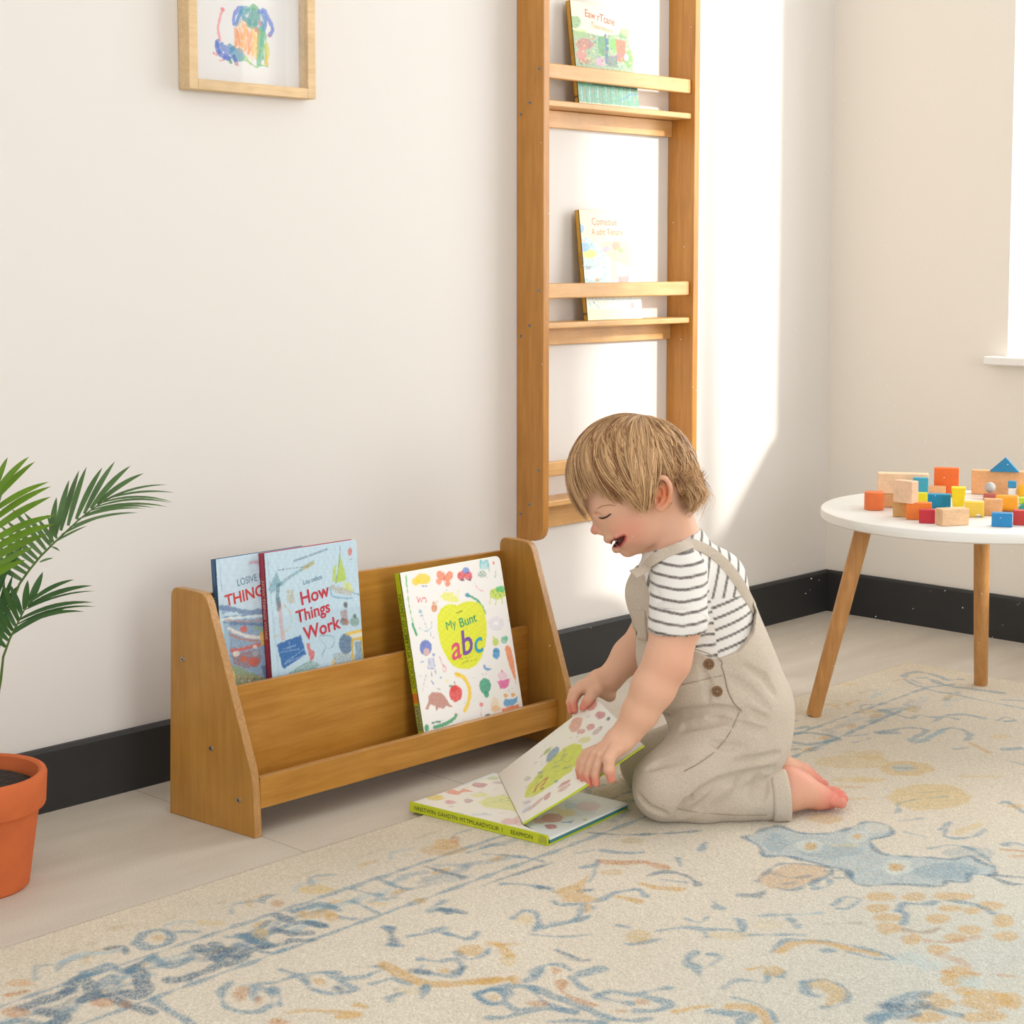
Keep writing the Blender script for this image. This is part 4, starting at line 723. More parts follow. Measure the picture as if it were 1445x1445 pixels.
def paint_leaf(P):
    P.speck = .2; P.wa = .0011; P.soft = .0011
    P.poly([(715,560),(725,500),(790,420),(860,350),(940,295),(1010,280),(1050,300),(1075,340),(1045,400),(1000,450),(920,500),(830,560),(770,585),(735,582)], '#cdd830', 1, speck=.1); P.ell((870,318), (52,28), '#5f8cae', rot=-.8); P.ell((835,288), (34,12), '#9aa83a', rot=-.6)
    P.ell((1115,88), (36,30), '#d98878'); P.ell((1015,175), (44,36), '#dc9484', rot=-.5); P.ell((1170,150), (32,20), '#c87880'); P.ell((1110,205), (28,16), '#d08484'); P.ell((1050,220), (26,14), '#d49090'); P.ell((1150,232), (36,14), '#b89898', rot=-.5, speck=.4); P.ell((1070,275), (36,20), '#e0dc9a'); P.ell((800,420), (18,10), '#8c9a9a')
    P.stroke([(780,545),(790,510),(830,480),(850,470),(835,500),(810,520)], .004, '#c04a3c'); P.ell((825,535), (10,8), '#a8503c'); P.ell((803,448), (16,16), '#7f9a3a', speck=.5); P.ell((908,505), (14,8), '#5fa8a0')
    for a, b in (((870,410),(950,380)), ((900,440),(960,420)), ((890,380),(960,340)), ((950,310),(930,350)), ((960,430),(1000,400)), ((940,390),(1000,370))): P.stroke([a, ((a[0]+b[0])/2+6, (a[1]+b[1])/2+6), b], .0016, ['#4f7f9a', '#a0a03a', '#5a6a8a'][a[0] % 3], .8)
    P.poly([(925,555),(950,520),(1000,505),(985,530),(950,550)], '#c88088'); P.ell((965,560), (46,14), '#c89898', rot=-.5, speck=.3); P.ell((865,600), (18,24), '#c08088', rot=.5); P.ell((800,640), (60,14), '#c8a0a4', rot=-.75, speck=.3); P.ell((740,615), (28,12), '#b89ca0', speck=.4); P.ell((745,670), (30,16), '#b0b8cc', rot=-.7, speck=.3); P.ell((720,440), (22,18), '#b8b4b0', speck=.4); P.ell((1036,100), (10,10), '#3a4a44'); P.ell((1218,178), (10,9), '#3a4a44'); P.ell((1365,288), (10,10), '#4a5a4a')
    P.poly([(700,600),(760,560),(790,600),(730,700)], '#d4dcec', .35)
    for k in range(46): a = RNG.uniform(700, 1230); b = 980 - a*.75 + RNG.uniform(-130, 120); P.stroke([(a, b), (a+12, b-RNG.uniform(2, 14))], .0009, ['#8c96a8', '#a07c84', '#7c8a7c'][k % 3], .6)
patch(ob, 'front_cover', flat[0], flat[1], flat[2], flat[3], .0013, (560, 980, 4.014), paint_flat, (V(0, 0, cz), V(1, 0, 0), V(0, 1, 0)), .0014, '#c3cc1e')
eL = nz(C0-B0); dn = nz(np.cross(eL, D0_-B0)); eU = np.cross(dn, eL)
lift = B0 + V(0, 0, .0012)
leaf = patch(ob, 'lifted_leaf', lift, C0, D0_, A0+V(0, 0, .0012), .0012, (560, 980, 4.014), paint_leaf, ((B0+C0+D0_+A0)/4, eL, eU), .0024, '#c3cc1e', bend=0, bn=(dn if dn[2] > 0 else -dn)*-1)
b = MB(); b.tube([lift+V(0,0,.0005), (lift+C0)/2+V(0, -.001, -.004), C0], .0017, 8); b.build('leaf_edge', plain('#bccc24', 'lime_edge'), leaf)

# ------------------------------------------------------------------ potted palm
pc = on(-32, 1250, 2, 0); pcx, pcy = pc[0], pc[1]
m_terra = mat('terracotta', '#c9683a', rough=.8, spec=.25, var=(25, .08), bump=(180, .15, .0008))
m_soil = mat('potting_soil', '#2c1f18', rough=1, bump=(90, 1., .01), var=(120, .4))
pp = empty('potted_palm', (pcx, pcy, 0), 'green palm in a terracotta pot on the floor by the wall', 'plant')
b = MB(); R = .099
b.lathe([(0.001, 0), (.070, 0), (.073, .003), (.0895, .118), (.0975, .118), (.0985, .121), (R+.002, .162), (R, .1665), (R-.006, .1675), (R-.010, .165), (.086, .13), (.001, .125)], (pcx, pcy, 0), 72); b.build('pot', m_terra, pp, angle=32)
b = MB(); rs = np.random.default_rng(2)
b.lathe([(.0865, .132), (.0885, .142), (.07, .151), (.04, .154), (.001, .155)], (pcx, pcy, 0), 40); so = b.build('soil', m_soil, pp, smooth=True)
m_palm = mat('palm_green', '#2f5a22', rough=.45, spec=.45, var=(30, .25), trans=.15); m_mid = mat('palm_grey_green', '#5a7a4a', rough=.5, var=(30, .2), trans=.15); m_palm2 = mat('palm_dark', '#345c27', rough=.45, var=(30, .25), trans=.12); m_lime = mat('palm_bright', '#648a18', rough=.45, var=(30, .2), trans=.3); m_stem = mat('palm_stem', '#4f6d2a', rough=.5)
PZ = (0, 630, 4.38)
def pp_(x, y, d): return ondepth(PZ[0]+x/PZ[2], PZ[1]+y/PZ[2], d)
def frond(label, rach, leaves, d0, d1, m, seed, rw=.0022, lw=.0042):
    rs = np.random.default_rng(seed); n = len(rach)
    pts = [pp_(x, y, d0+(d1-d0)*i/(n-1)) for i, (x, y) in enumerate(rach)]
    b = MB(); b.tube(pts, list(np.linspace(rw, rw*.35, n)), 8); rr = b.build('frond', m_stem, pp, smooth=True)
    lf = MB()
    for (bx, by, tx, ty, *o) in leaves:
        w = (o[0] if o else lw)*(.86 if (o and o[0] > .003) else 1); sag = o[1] if len(o) > 1 else .10
        # depth of the base by projection on the rachis
        k = min(range(n), key=lambda i: (rach[i][0]-bx)**2 + (rach[i][1]-by)**2); db = d0+(d1-d0)*k/(n-1)
        dt = db + rs.uniform(-.035, .03)
        a, t = pp_(bx, by, db), pp_(tx, ty, dt); l = np.linalg.norm(t-a); c = (a+t)/2 + V(0, 0, l*sag)
        ax = nz(t-a); sd = nz(np.cross(ax, FH)) ; up = nz(np.cross(sd, ax)); N = 9; vs = []
        for i in range(N):
            u = i/(N-1); p = a*(1-u)**2 + 2*c*u*(1-u) + t*u*u; ww = w*math.sin(math.pi*min(1, .12+u*.9))**.7 * (1 if u < .98 else .05)
            vs += [p - sd*ww, p + up*ww*.28, p + sd*ww]
        fs = []
        for i in range(N-1): fs += [(3*i, 3*i+1, 3*i+4, 3*i+3), (3*i+1, 3*i+2, 3*i+5, 3*i+4)]
        lf.add(vs, fs)
    lo = lf.build('leaflets', m, rr, smooth=True)
    return rr
T = .0016
frond('', [(-130,1700),(-60,1500),(-10,1250),(60,1000),(120,850),(180,765),(250,680),(330,600),(400,535),(480,460),(560,395),(640,340),(720,300)],
  [(310,600,350,312,.0052),(340,560,428,205,.005),(375,520,490,145,.0048),(420,490,535,125,.0046),(470,450,634,128,.0046),(520,415,712,90,.0046),(560,385,808,118,.0046),(600,355,890,165,.004),
   (640,335,1035,236,T,.13),(655,325,1080,286,T,.12),(620,350,1070,345,T,.16),(590,375,1055,348,T,.15),(560,395,1040,374,.0018,.13),(520,425,960,380,T,.14),(480,450,900,384,T,.12),(430,500,852,410,.002,.12),(380,545,620,440,T,.08),(340,590,540,490,T,.06),(320,620,370,648,T),(245,715,330,690,T),
   (310,610,145,405,.0045,.02),(285,640,70,380,.0045,.02),(260,670,30,450,.0045,.02),(235,700,-10,480,.0045,.02),(215,725,-30,540,.0045,.02),(190,760,-50,600,.0045,.02),(170,790,-60,660,.0045,.02),(140,830,-80,700,.0045,.02),(330,590,230,440,.004,.02),(350,570,290,420,.0035,.02)], 2.43, 2.47, m_mid, 11)
frond('', [(-40,1700),(5,1440),(20,1300),(60,1190),(110,1090),(150,1010),(185,955)],
  [(150,1010,172,825,.0055,.0),(178,975,266,773,.0058,.0),(185,960,460,822,.0035,.12),(170,990,572,860,.0040,.12),(165,1005,592,893,.0014,.12),(120,1070,578,964,.0034,.14),(105,1100,592,990,.0018,.16),(90,1130,522,1021,.0034,.16),(75,1160,400,1005,.0030,.14),
   (135,1040,60,850,.0052,.02),(115,1080,10,840,.0050,.02),(95,1110,-30,900,.005,.02),(80,1140,-50,960,.005,.02),(65,1170,-60,1020,.005,.02),(50,1200,-70,1080,.0045,.02),(35,1240,-70,1140,.0045,.02)], 2.42, 2.36, m_palm2, 12)
frond('', [(-160,1700),(-150,1300),(-120,1000),(-90,760),(-60,560),(-20,400),(20,260)],
  [(-60,330,48,66,.005),(-40,300,180,62,.0048),(-60,360,218,92,.0048),(-70,420,304,218,.0046),(-70,480,318,246,.0050),(-70,540,316,310,.0055),(-75,600,346,422,.0055),(-75,660,345,480,.006),(-80,720,300,540,.006),(-80,790,210,620,.005),(-90,840,160,700,.005)], 2.38, 2.30, m_lime, 13)
frond('', [(-100,1700),(-60,1400),(-20,1240),(-30,1050),(-50,900),(-60,800)],
  [(-20,1180,30,830,.005,0),(-25,1120,80,790,.005,0),(-30,1060,110,860,.005,0),(-30,1000,-10,700,.005,0),(-40,960,60,700,.005,0),(-50,900,130,640,.005,.02),(-55,850,160,590,.005,.02),(-20,1240,20,930,.005,0),(-20,1220,60,960,.004,0),(-55,820,-90,600,.005,0),(-50,880,120,560,.005,.02)], 2.45, 2.44, m_palm, 14)

# ------------------------------------------------------------------ round play table with blocks
TZ, TR_, TC = .415, .291, UH*.892 + FH*3.337
w_leg = wood('table_leg_wood', '#b67f45', '#cf9a5e', 2, 9, coat=0)
m_top = mat('table_top_paint', '#f2f1ec', rough=.35)
tb = empty('play_table', (TC[0], TC[1], 0), 'small round white play table with splayed wooden legs', 'table')
b = MB(); th = .021
b.lathe([(.001, TZ-th), (TR_-.006, TZ-th), (TR_-.001, TZ-th+.003), (TR_, TZ-th+.008), (TR_, TZ-.006), (TR_-.001, TZ-.002), (TR_-.004, TZ), (.001, TZ)], (TC[0], TC[1], 0), 128); b.build('tabletop', m_top, tb, angle=40)
for fpx, fpy, ux, tr in ((1147, 1011, 1207, .205), (1384, 967, 1377, .205), (None, None, None, .205)):
    if fpx: f = on(fpx, fpy, 2, .004); d = f - V(TC[0], TC[1], f[2]); d[2] = 0
    else: d = -(nz(dA) + nz(dB)) * .295; f = V(TC[0], TC[1], .004) + d
    if fpx == 1147: dA = d
    if fpx == 1384: dB = d; f[2] = .0005 + (.004 if f[0] < 3.36 else 0)
    t = V(TC[0], TC[1], TZ-th) + nz(d)*tr
    b = MB(); ax = nz(t-f); b.tube([f + V(0,0,.0015), f + ax*.004, f + ax*.2, t+V(0,0,.004)], [.0125, .0142, .0158, .0165], 28); b.build('leg', w_leg, tb, angle=40)
bm_ = {}
def bmat(c, wd=False):
    if c not in bm_: bm_[c] = mat('painted_block', c, rough=.5, var=(60, .06)) if not wd else wood('plain_block_wood', c, '#' + ''.join('%02x' % min(255, int(int(c[i:i+2], 16)*1.1)) for i in (1, 3, 5)), 0, 14, coat=0)
    return bm_[c]
def block(label, col, x0, x1, yb, yt, dep=None, rot=0., z0=TZ, wd=False, shape='box', dd=0., split=.0, cat='block'):
    """x0..x1, yt..yb: extent in the photo; stands on height z0; rot turns it about the vertical axis"""
    dv = (ray(722, yb) @ FH); base = on((x0+x1)/2, yb, 2, z0) if z0 < .899 else None
    d0 = base @ FH + dd; pl, pr = ondepth(x0, yb, d0), ondepth(x1, yb, d0); W = np.linalg.norm(pl-pr); top = ondepth((x0+x1)/2, yt, d0); H = top[2]-z0
    D = dep or W; nf = nz(V(*(( (pl+pr)/2)[:2]), 0)); rt = V(nf[1], -nf[0], 0)
    c, s = math.cos(rot), math.sin(rot); W2 = W if rot == 0 else (W - D*abs(s))/c
    c0 = (pl+pr)/2; c0[2] = 0; ctr = c0 + nf*((D*c + W2*abs(s))/2)
    ex = rt*c + nf*s; ey = -rt*s + nf*c; C = V(ctr[0], ctr[1], 0)
    q = lambda a, b_, z: C + ex*a*W2/2 + ey*b_*D/2 + V(0, 0, z0+.0004+z)
    b = MB()
    if shape == 'box': b.hexa([q(-1,-1,0), q(1,-1,0), q(1,1,0), q(-1,1,0)], [q(-1,-1,H), q(1,-1,H), q(1,1,H), q(-1,1,H)])
    elif shape == 'tri': b.prism([q(-1,-1,0), q(1,-1,0), q(.08,-1,H)], ey*D)
    elif shape == 'flare': b.hexa([q(-.72,-1,0), q(.72,-1,0), q(.72,1,0), q(-.72,1,0)], [q(-1,-1,H), q(1,-1,H), q(1,1,H), q(-1,1,H)])
    elif shape in ('arch', 'hole'):
        r = .42 if shape == 'arch' else .3; cxh = 0 if shape == 'arch' else .45
        P = [(-1, 0), (cxh-r, 0)] + [(cxh + r*math.cos(t), r*W2/2*math.sin(t)*1.1) for t in np.linspace(math.pi, 0, 11)][1:-1] + [(cxh+r, 0), (1, 0), (1, H), (-1, H)]
        b.prism([q(a, -1, z) for a, z in P], ey*D)
    elif shape == 'cyl': b.lathe([(.0005, 0), (W/2-.001, 0), (W/2, .001), (W/2, H-.001), (W/2-.001, H), (.0005, H)], (ctr[0], ctr[1], z0+.0004), 36)
    elif shape == 'ball': b.lathe([(max(.0004, H/2*math.sin(t)), H/2 - H/2*math.cos(t)) for t in np.linspace(0, math.pi, 18)], (ctr[0], ctr[1], z0+.0004), 30)
    elif shape == 'roll': b.tube([q(-1, 0, H/2), q(-.9, 0, H/2), q(.9, 0, H/2), q(1, 0, H/2)], [H/2*.88, H/2, H/2, H/2*.88], 30)
    if shape in ('cyl', 'ball', 'roll'): o = b.build('toy_block', bmat(col, wd), angle=35)
    else: o = b.build('toy_block', bmat(col, wd), bevel=.0014)
    # origin at the base of the block
    loc_ = Vector((ctr[0], ctr[1], z0)); o.data.transform(Matrix.Translation(-loc_)); o.location = loc_
    return tag(o, label, cat, 'building blocks on the play table'), z0+H+.0004
W1, W2_, W3 = '#dba673', '#e3bb92', '#cfa05e'
_, z = block('plain wooden block lying under the long peach beam at the back left', W1, 1247, 1306, 717, 699, .026, wd=True)
block('long pale wooden beam standing at the back left of the table', '#efcaa6', 1239, 1309, 717-19, 669, .028, rot=-.0, z0=z, wd=True)
block('orange cylinder block alone at the far left of the table', '#f07a3e', 1219.5, 1247, 721, 696, shape='cyl')
block('dark orange arch-topped tall block behind the blue one', '#e86a20', 1318, 1352, 701, 661, .022)
block('plain wooden plank low behind the bright blue block', W1, 1309, 1334, 703, 687, .02, wd=True)
block('light blue arch block behind the stacked pale cubes', '#3aa7c8', 1288, 1309, 721, 675, .016, shape='arch')
block('small yellow cube between the stacked cubes and the bright blue block', '#e3e02c', 1294.5, 1308, 725.5, 696, .014)
_, z = block('tan cube at the bottom of the two-cube stack', W3, 1260, 1282, 730, 708, .022, wd=True)
block('pale peach cube on top of the tan cube', '#e6bf9f', 1260, 1295.5, 711.5, 680, .021, rot=-.62, z0=z, wd=True)
block('bright blue block in the middle of the table', '#1496c4', 1308, 1341, 717.5, 698, .02)
block('tall yellow flared block right of the bright blue one', '#f0d616', 1342, 1362, 722, 689, .03, shape='flare')
block('orange brick in front of the two-cube stack', '#f2822e', 1279, 1314, 734, 710, .02)
block('dark red cube touching the plain block at the front', '#c42634', 1297, 1319, 739, 720, .018)
block('plain wooden block at the front edge beside the red cube', W2_, 1319.5, 1367, 743.5, 720, .026, rot=.55, wd=True)
block('pale yellow block with a round hole in its side', '#f2cf4c', 1361, 1388, 730, 709, .02, shape='hole')
block('plain wooden block right of the pale yellow holed block', W1, 1388, 1413.5, 728, 705, .02, wd=True)
_, z = block('long plain wooden beam at the back right of the table', W1, 1372, 1462, 699, 665.5, .024, wd=True)
block('dark blue triangular roof block on top of the long beam', '#1c7fae', 1397, 1438, 667.0, 646, .018, z0=z, shape='tri', dd=.006)
_, z = block('flat dull red block in front of the long beam', '#b5564c', 1388, 1412, 706, 698.5, .02)
block('small grey ball sitting on the flat red block', '#b9b9b6', 1392, 1402, 696.5, 681, .012, z0=z, shape='ball')
_, z = block('white cube base of the small blue-topped stack', '#eeeae8', 1422.5, 1434, 704, 690, .012)
block('small blue cube on top of the white cube', '#2f93c4', 1422.5, 1434, 689, 679.5, .012, z0=z)
block('orange-yellow roller block lying near the right edge', '#f0a21c', 1405, 1436, 723, 700, .03, shape='roll')
block('yellow ball block behind the roller at the frame edge', '#f2b520', 1436, 1456, 707, 684, shape='ball', dd=.01)
block('small lime green block behind the teal wedge', '#b9d42c', 1438, 1452, 714, 703, .02, dd=.02)
block('teal wedge block behind the red brick at the right', '#2aa09c', 1434, 1462, 722, 709, .03, shape='tri', dd=.012)
block('blue cube standing alone at the front right', '#2187c4', 1399.5, 1428, 744, 725, .022)
block('red brick at the frame edge beside the front blue cube', '#cf3b34', 1430, 1470, 742, 721.5, .022)
# ------------------------------------------------------------------ the toddler: implicit surfaces -> one mesh
D0 = 2.80
def Lc(px, py, v=0.):
    """photo pixel + depth offset -> local (u right, v away, w up)"""
    p = ondepth(px, py, D0+v); return V(p @ UH, v, p[2])
def Rz(px, v=0.): return px * (D0+v) / FPX * 1.005
def smin(a, b, k): h = np.clip(.5+.5*(b-a)/k, 0, 1); return b*(1-h)+a*h - k*h*(1-h)
class Field:
    def __init__(s, lo, hi, h):
        s.lo = np.array(lo, float); s.h = h; s.n = np.ceil((np.array(hi)-s.lo)/h).astype(int)+1
        s.d = np.full(s.n, .05, np.float32); s.ax = [(s.lo[i]+np.arange(s.n[i])*h).astype(np.float32) for i in range(3)]
    def reg(s, lo, hi):
        a = np.clip(((np.array(lo)-s.lo)/s.h).astype(int), 0, s.n); b = np.clip(((np.array(hi)-s.lo)/s.h).astype(int)+2, 0, s.n)
        sl = tuple(slice(a[i], b[i]) for i in range(3)); return sl, s.ax[0][sl[0], None, None], s.ax[1][None, sl[1], None], s.ax[2][None, None, sl[2]]
    def put(s, sl, d, k, op='add'):
        if d.size == 0: return
        cur = s.d[sl]
        if op == 'add': s.d[sl] = smin(cur, d, k)
        elif op == 'cut': s.d[sl] = -smin(-cur, d, k)
        elif op == 'and': s.d[sl] = -smin(-cur, -d, k)
    def rc(s, a, b, ra, rb, k=.01, op='add', sq=None):
        a, b = np.asarray(a), np.asarray(b); m = max(ra, rb) + k*2 + .008 + (.03 if op == 'add' else 0)
        sl, U, Vv, W = s.reg(np.minimum(a, b)-m, np.maximum(a, b)+m); ba = b-a; l = ba@ba + 1e-12
        pu, pv, pw = U-a[0], Vv-a[1], W-a[2]; t = np.clip((pu*ba[0]+pv*ba[1]+pw*ba[2])/l, 0, 1)
        d = np.sqrt((pu-ba[0]*t)**2+(pv-ba[1]*t)**2+(pw-ba[2]*t)**2) - (ra+(rb-ra)*t); s.put(sl, d, k, op)
    def ell(s, c, r, k=.01, rot=0., yaw=0., op='add'):
        c = np.asarray(c); m = max(r)+k*2+.012 + (.02 if op == 'add' else 0); sl, U, Vv, W = s.reg(c-m, c+m); u, v, w = U-c[0], Vv-c[1], W-c[2]
        if yaw: cy, sy = math.cos(yaw), math.sin(yaw); u, v = u*cy+v*sy, -u*sy+v*cy
        cr, sr = math.cos(rot), math.sin(rot); u, w = u*cr+w*sr, -u*sr+w*cr   # rot: axis u' tilts upward by rot
        k0 = np.sqrt((u/r[0])**2+(v/r[1])**2+(w/r[2])**2); k1 = np.sqrt((u/r[0]**2)**2+(v/r[1]**2)**2+(w/r[2]**2)**2)+1e-9
        s.put(sl, k0*(k0-1)/k1, k, op)
    def chain(s, pts, rr, k=.01, op='add'):
        for i in range(len(pts)-1): s.rc(pts[i], pts[i+1], rr[i], rr[i+1], k, op)
    def smooth_chain(s, pts, rr, k=.01, op='add'):
        P, R_ = [pts[0]], [rr[0]]
        for i in range(len(pts)-1):
            p0, p1, p2, p3 = pts[max(i-1, 0)], pts[i], pts[i+1], pts[min(i+2, len(pts)-1)]
            for t in (.25, .5, .75, 1.): P.append(.5*((2*p1)+(-p0+p2)*t+(2*p0-5*p1+4*p2-p3)*t*t+(-p0+3*p1-3*p2+p3)*t**3)); R_.append(rr[i]*(1-t)+rr[i+1]*t)
        s.chain(P, R_, k, op)
    def nets(s):
        d = s.d; S = d < 0; nx, ny, nz_ = d.shape
        cnt = np.zeros((nx-1, ny-1, nz_-1), np.int8)
        for i in (0, 1):
            for j in (0, 1):
                for k in (0, 1): cnt += S[i:nx-1+i, j:ny-1+j, k:nz_-1+k]
        act = (cnt > 0) & (cnt < 8); I = np.argwhere(act); idx = np.full(act.shape, -1, np.int32); idx[act] = np.arange(len(I))
        acc = np.zeros((len(I), 3)); num = np.zeros(len(I)); cor = [(i, j, k) for i in (0, 1) for j in (0, 1) for k in (0, 1)]
        for a in cor:
            for ax in range(3):
                if a[ax]: continue
                b_ = list(a); b_[ax] = 1
                da = d[I[:, 0]+a[0], I[:, 1]+a[1], I[:, 2]+a[2]]; db = d[I[:, 0]+b_[0], I[:, 1]+b_[1], I[:, 2]+b_[2]]
                m = (da < 0) != (db < 0); t = np.where(m, da/np.where(m, da-db, 1), 0); p = np.tile(np.array(a, float), (len(I), 1)); p[:, ax] += t
                acc += p*m[:, None]; num += m
        P = s.lo + (I + acc/num[:, None])*s.h; F = []
        for ax in range(3):
            o1, o2 = [(1, 2), (2, 0), (0, 1)][ax]; sh = [slice(None)]*3; sh2 = [slice(None)]*3
            sh[ax] = slice(0, -1); sh2[ax] = slice(1, None); A = S[tuple(sh)]; B = S[tuple(sh2)]; E = np.argwhere(A != B)
            E = E[(E[:, o1] > 0) & (E[:, o2] > 0) & (E[:, o1] < d.shape[o1]-1) & (E[:, o2] < d.shape[o2]-1)]
            fl = A[E[:, 0], E[:, 1], E[:, 2]]; q = []
            for (x, y) in ((-1, -1), (0, -1), (0, 0), (-1, 0)):
                e = E.copy(); e[:, o1] += x; e[:, o2] += y; q.append(idx[e[:, 0], e[:, 1], e[:, 2]])
            q = np.stack(q, -1); q[~fl] = q[~fl][:, ::-1]; F.append(q[(q >= 0).all(1)])
        return P, np.concatenate(F)
    def surf_v(s, u, w, side=-1):
        """depth coordinate of the surface facing the viewer (side -1) at column u,w"""
        i = int(round((u-s.lo[0])/s.h)); k = int(round((w-s.lo[2])/s.h)); col = s.d[i, :, k]; ins = np.where(col < 0)[0]
        if len(ins) == 0: return None
        j = ins[0] if side < 0 else ins[-1]; j2 = j-1 if side < 0 else min(j+1, len(col)-1)
        if j2 < 0: return float(s.ax[1][j])
        t = col[j]/(col[j]-col[j2]+1e-9); return float(s.ax[1][j] + (s.ax[1][j2]-s.ax[1][j])*t)
def inpoly_sd(U, W, P):
    P = np.array(P); ins = np.zeros(np.broadcast(U, W).shape, bool); dm = np.full(ins.shape, 9., np.float32)
    for i in range(len(P)):
        (x1, y1), (x2, y2) = P[i], P[(i+1) % len(P)]
        xi = (x2-x1)*(W-y1)/((y2-y1) if y2 != y1 else 1e-12)+x1; ins ^= ((y1 > W) != (y2 > W)) & (U < xi)
        bx, by = x2-x1, y2-y1; t = np.clip(((U-x1)*bx+(W-y1)*by)/(bx*bx+by*by+1e-12), 0, 1); dm = np.minimum(dm, np.hypot(U-x1-t*bx, W-y1-t*by))
    return np.where(ins, -dm, dm)
def fold(P, seed, sc, aniso=(1, 1, 1)):
    r = np.random.default_rng(seed); o = 0
    for k in range(7):
        q = nz(r.normal(size=3))*r.uniform(.6, 1.6)*sc*np.array(aniso); o = o + np.sin(P[0]*q[0]+P[1]*q[1]+P[2]*q[2]+r.uniform(0, 6.3))
    return o/7
GZ = .0055   # rug surface
lo, hi = Lc(790, 1180, 0), Lc(1210, 565, 0)
LO = (lo[0]-.01, -.185, -.004); HI = (hi[0]+.01, .17, hi[2]+.01)

# ---- body surface
B_ = Field(LO, HI, .0019)
Hc = Lc(893, 672); HR = (.0865, .0765, .087); HT = math.radians(13)
B_.ell(Hc, HR, .01, rot=HT)
B_.ell(Lc(866, 703), (.046, .058, .050), .018)                    # forehead / brow volume
B_.ell(Lc(890, 731), (.049, .053, .048), .016)                     # mid face
for s_ in (-1, 1):
    B_.ell(Lc(889, 742, s_*.029), (.031, .026, .031), .016)       # cheeks
    B_.ell(Lc(866, 748, s_*.016), (.014, .012, .012), .012)
    B_.ell(Lc(913, 742, s_*.034), (.026, .022, .034), .016)       # jaw angle
B_.ell(Lc(896, 763, 0), (.027, .032, .021), .014)
B_.ell(Lc(885, 776, 0), (.012, .015, .0115), .010)                # chin
B_.ell(Lc(865, 755, 0), (.0125, .020, .014), .010)                # muzzle
B_.rc(Lc(843, 729), Lc(842, 744), .0050, .0072, .007)             # nose bridge
B_.ell(Lc(841.5, 747.5), (.0098, .0088, .0080), .004, rot=.3)       # nose tip
for s_ in (-1, 1):
    B_.ell(Lc(849, 751, s_*.0085), (.0068, .0052, .0052), .004)
    B_.ell(Lc(845.5, 755.5, s_*.0048), (.0030, .0022, .0020), .0015, op='cut')
    B_.ell(Lc(847, 727, s_*.036), (.0075, .008, .0065), .008, op='cut')   # eye socket
    B_.ell(Lc(854, 726.5, s_*.0305), (.0120, .0115, .0095), .005)           # closed lid over the eyeball
    B_.rc(Lc(844, 716, s_*.018), Lc(862, 714, s_*.038), .0045, .004, .01)
def nsurf(px, py, side=-1):
    p = Lc(px, py, -.03)
    for _ in range(4):
        v = B_.surf_v(p[0], p[2])
        if v is None: break
        p = Lc(px, py, v)
    return V(p[0], side*abs(p[1]), p[2])
MQ = [(867.5, 766.5, .0052), (870, 766, .0064), (873, 763.5, .0056), (877.5, 760, .0034), (880, 757.5, .0018)]
MC = [(Lc(868.5, 767, 0), .0052)] + [(nsurf(x, y), r) for x, y, r in MQ]
UPL = [(Lc(857, 761, 0), .0052)] + [(nsurf(x, y), r) for x, y, r in ((860, 760, .0042), (865, 759, .0032), (871, 757.5, .0026), (877, 755.5, .0018))]
LOL = [(Lc(869.5, 774.5, 0), .0062)] + [(nsurf(x, y), r) for x, y, r in ((871, 774, .0050), (873, 771.5, .0040), (877.5, 767, .0028), (880.5, 762, .0018))]
for s_ in (-1, 1):
    for ch in (UPL, LOL): B_.chain([V(p[0], s_*abs(p[1]), p[2]) for p, r in ch], [r for p, r in ch], .004)
for s_ in (-1, 1):
    pm = [V(p[0], s_*abs(p[1]), p[2]) for p, r in MC]; B_.chain(pm, [r for p, r in MC], .0012, 'cut')
B_.ell(Lc(878, 765, 0), (.0115, .021, .0070), .002, op='cut')
for s_ in (-1, 1):    # ears
    e = lambda x, y, v: Lc(x, y, s_*v)
    B_.ell(e(933, 698, .0775), (.0125, .0085, .024), .006, rot=-.12)
    B_.smooth_chain([e(923, 693, .074), e(924, 683, .081), e(931, 675, .086), e(939, 675, .090), (e(945.5, 686, .090)), e(945.5, 700, .088), e(941, 711, .085), e(933, 718, .082), e(926, 715, .077)], [.0026, .0028, .0030, .0032, .0032, .0030, .0036, .0046, .004], .003)
    B_.ell(e(932.5, 695, .0885), (.0080, .0070, .0140), .002, rot=-.12, op='cut'); B_.ell(e(928.5, 706, .086), (.0050, .008, .0060), .002, op='cut')
    B_.chain([e(928, 684, .083), e(936, 690, .084), e(937, 701, .083), e(932, 710, .082)], [.0018, .0020, .0020, .0022], .0025)
B_.chain([Lc(931, 715), Lc(944, 745), Lc(955, 775), Lc(960, 800)], [.044, .0400, .0430, .053], .016)
# torso
T_ = [(Lc(934, 833), (.050, .056, .042), -.9), (Lc(965, 812), (.062, .066, .045), -.9), (Lc(978, 865), (.092, .080, .075), 0), (Lc(993, 935), (.098, .084, .085), 0), (Lc(1030, 1010), (.088, .088, .085), 0)]
for c, r, a in T_: B_.ell(c, r, .03)
sh = {-1: Lc(958, 812, -.080), 1: Lc(940, 812, .080)}
for s_ in (-1, 1): B_.rc(Lc(968, 810, 0), sh[s_], .045, .034, .03)
elN, wrN = Lc(942, 932, -.122), Lc(888, 1030, -.118)
B_.chain([sh[-1], Lc(957, 868, -.105), elN], [.037, .0395, .0355], .02)
B_.chain([elN, Lc(922, 970, -.124), Lc(903, 1006, -.121), wrN], [.0350, .0335, .0275, .0225], .012)
elF, wrF = Lc(918, 893, .118), Lc(861, 957, .104)
B_.chain([sh[1], elF], [.036, .033], .02); B_.chain([elF, Lc(888, 925, .112), wrF], [.0325, .028, .0215], .012)
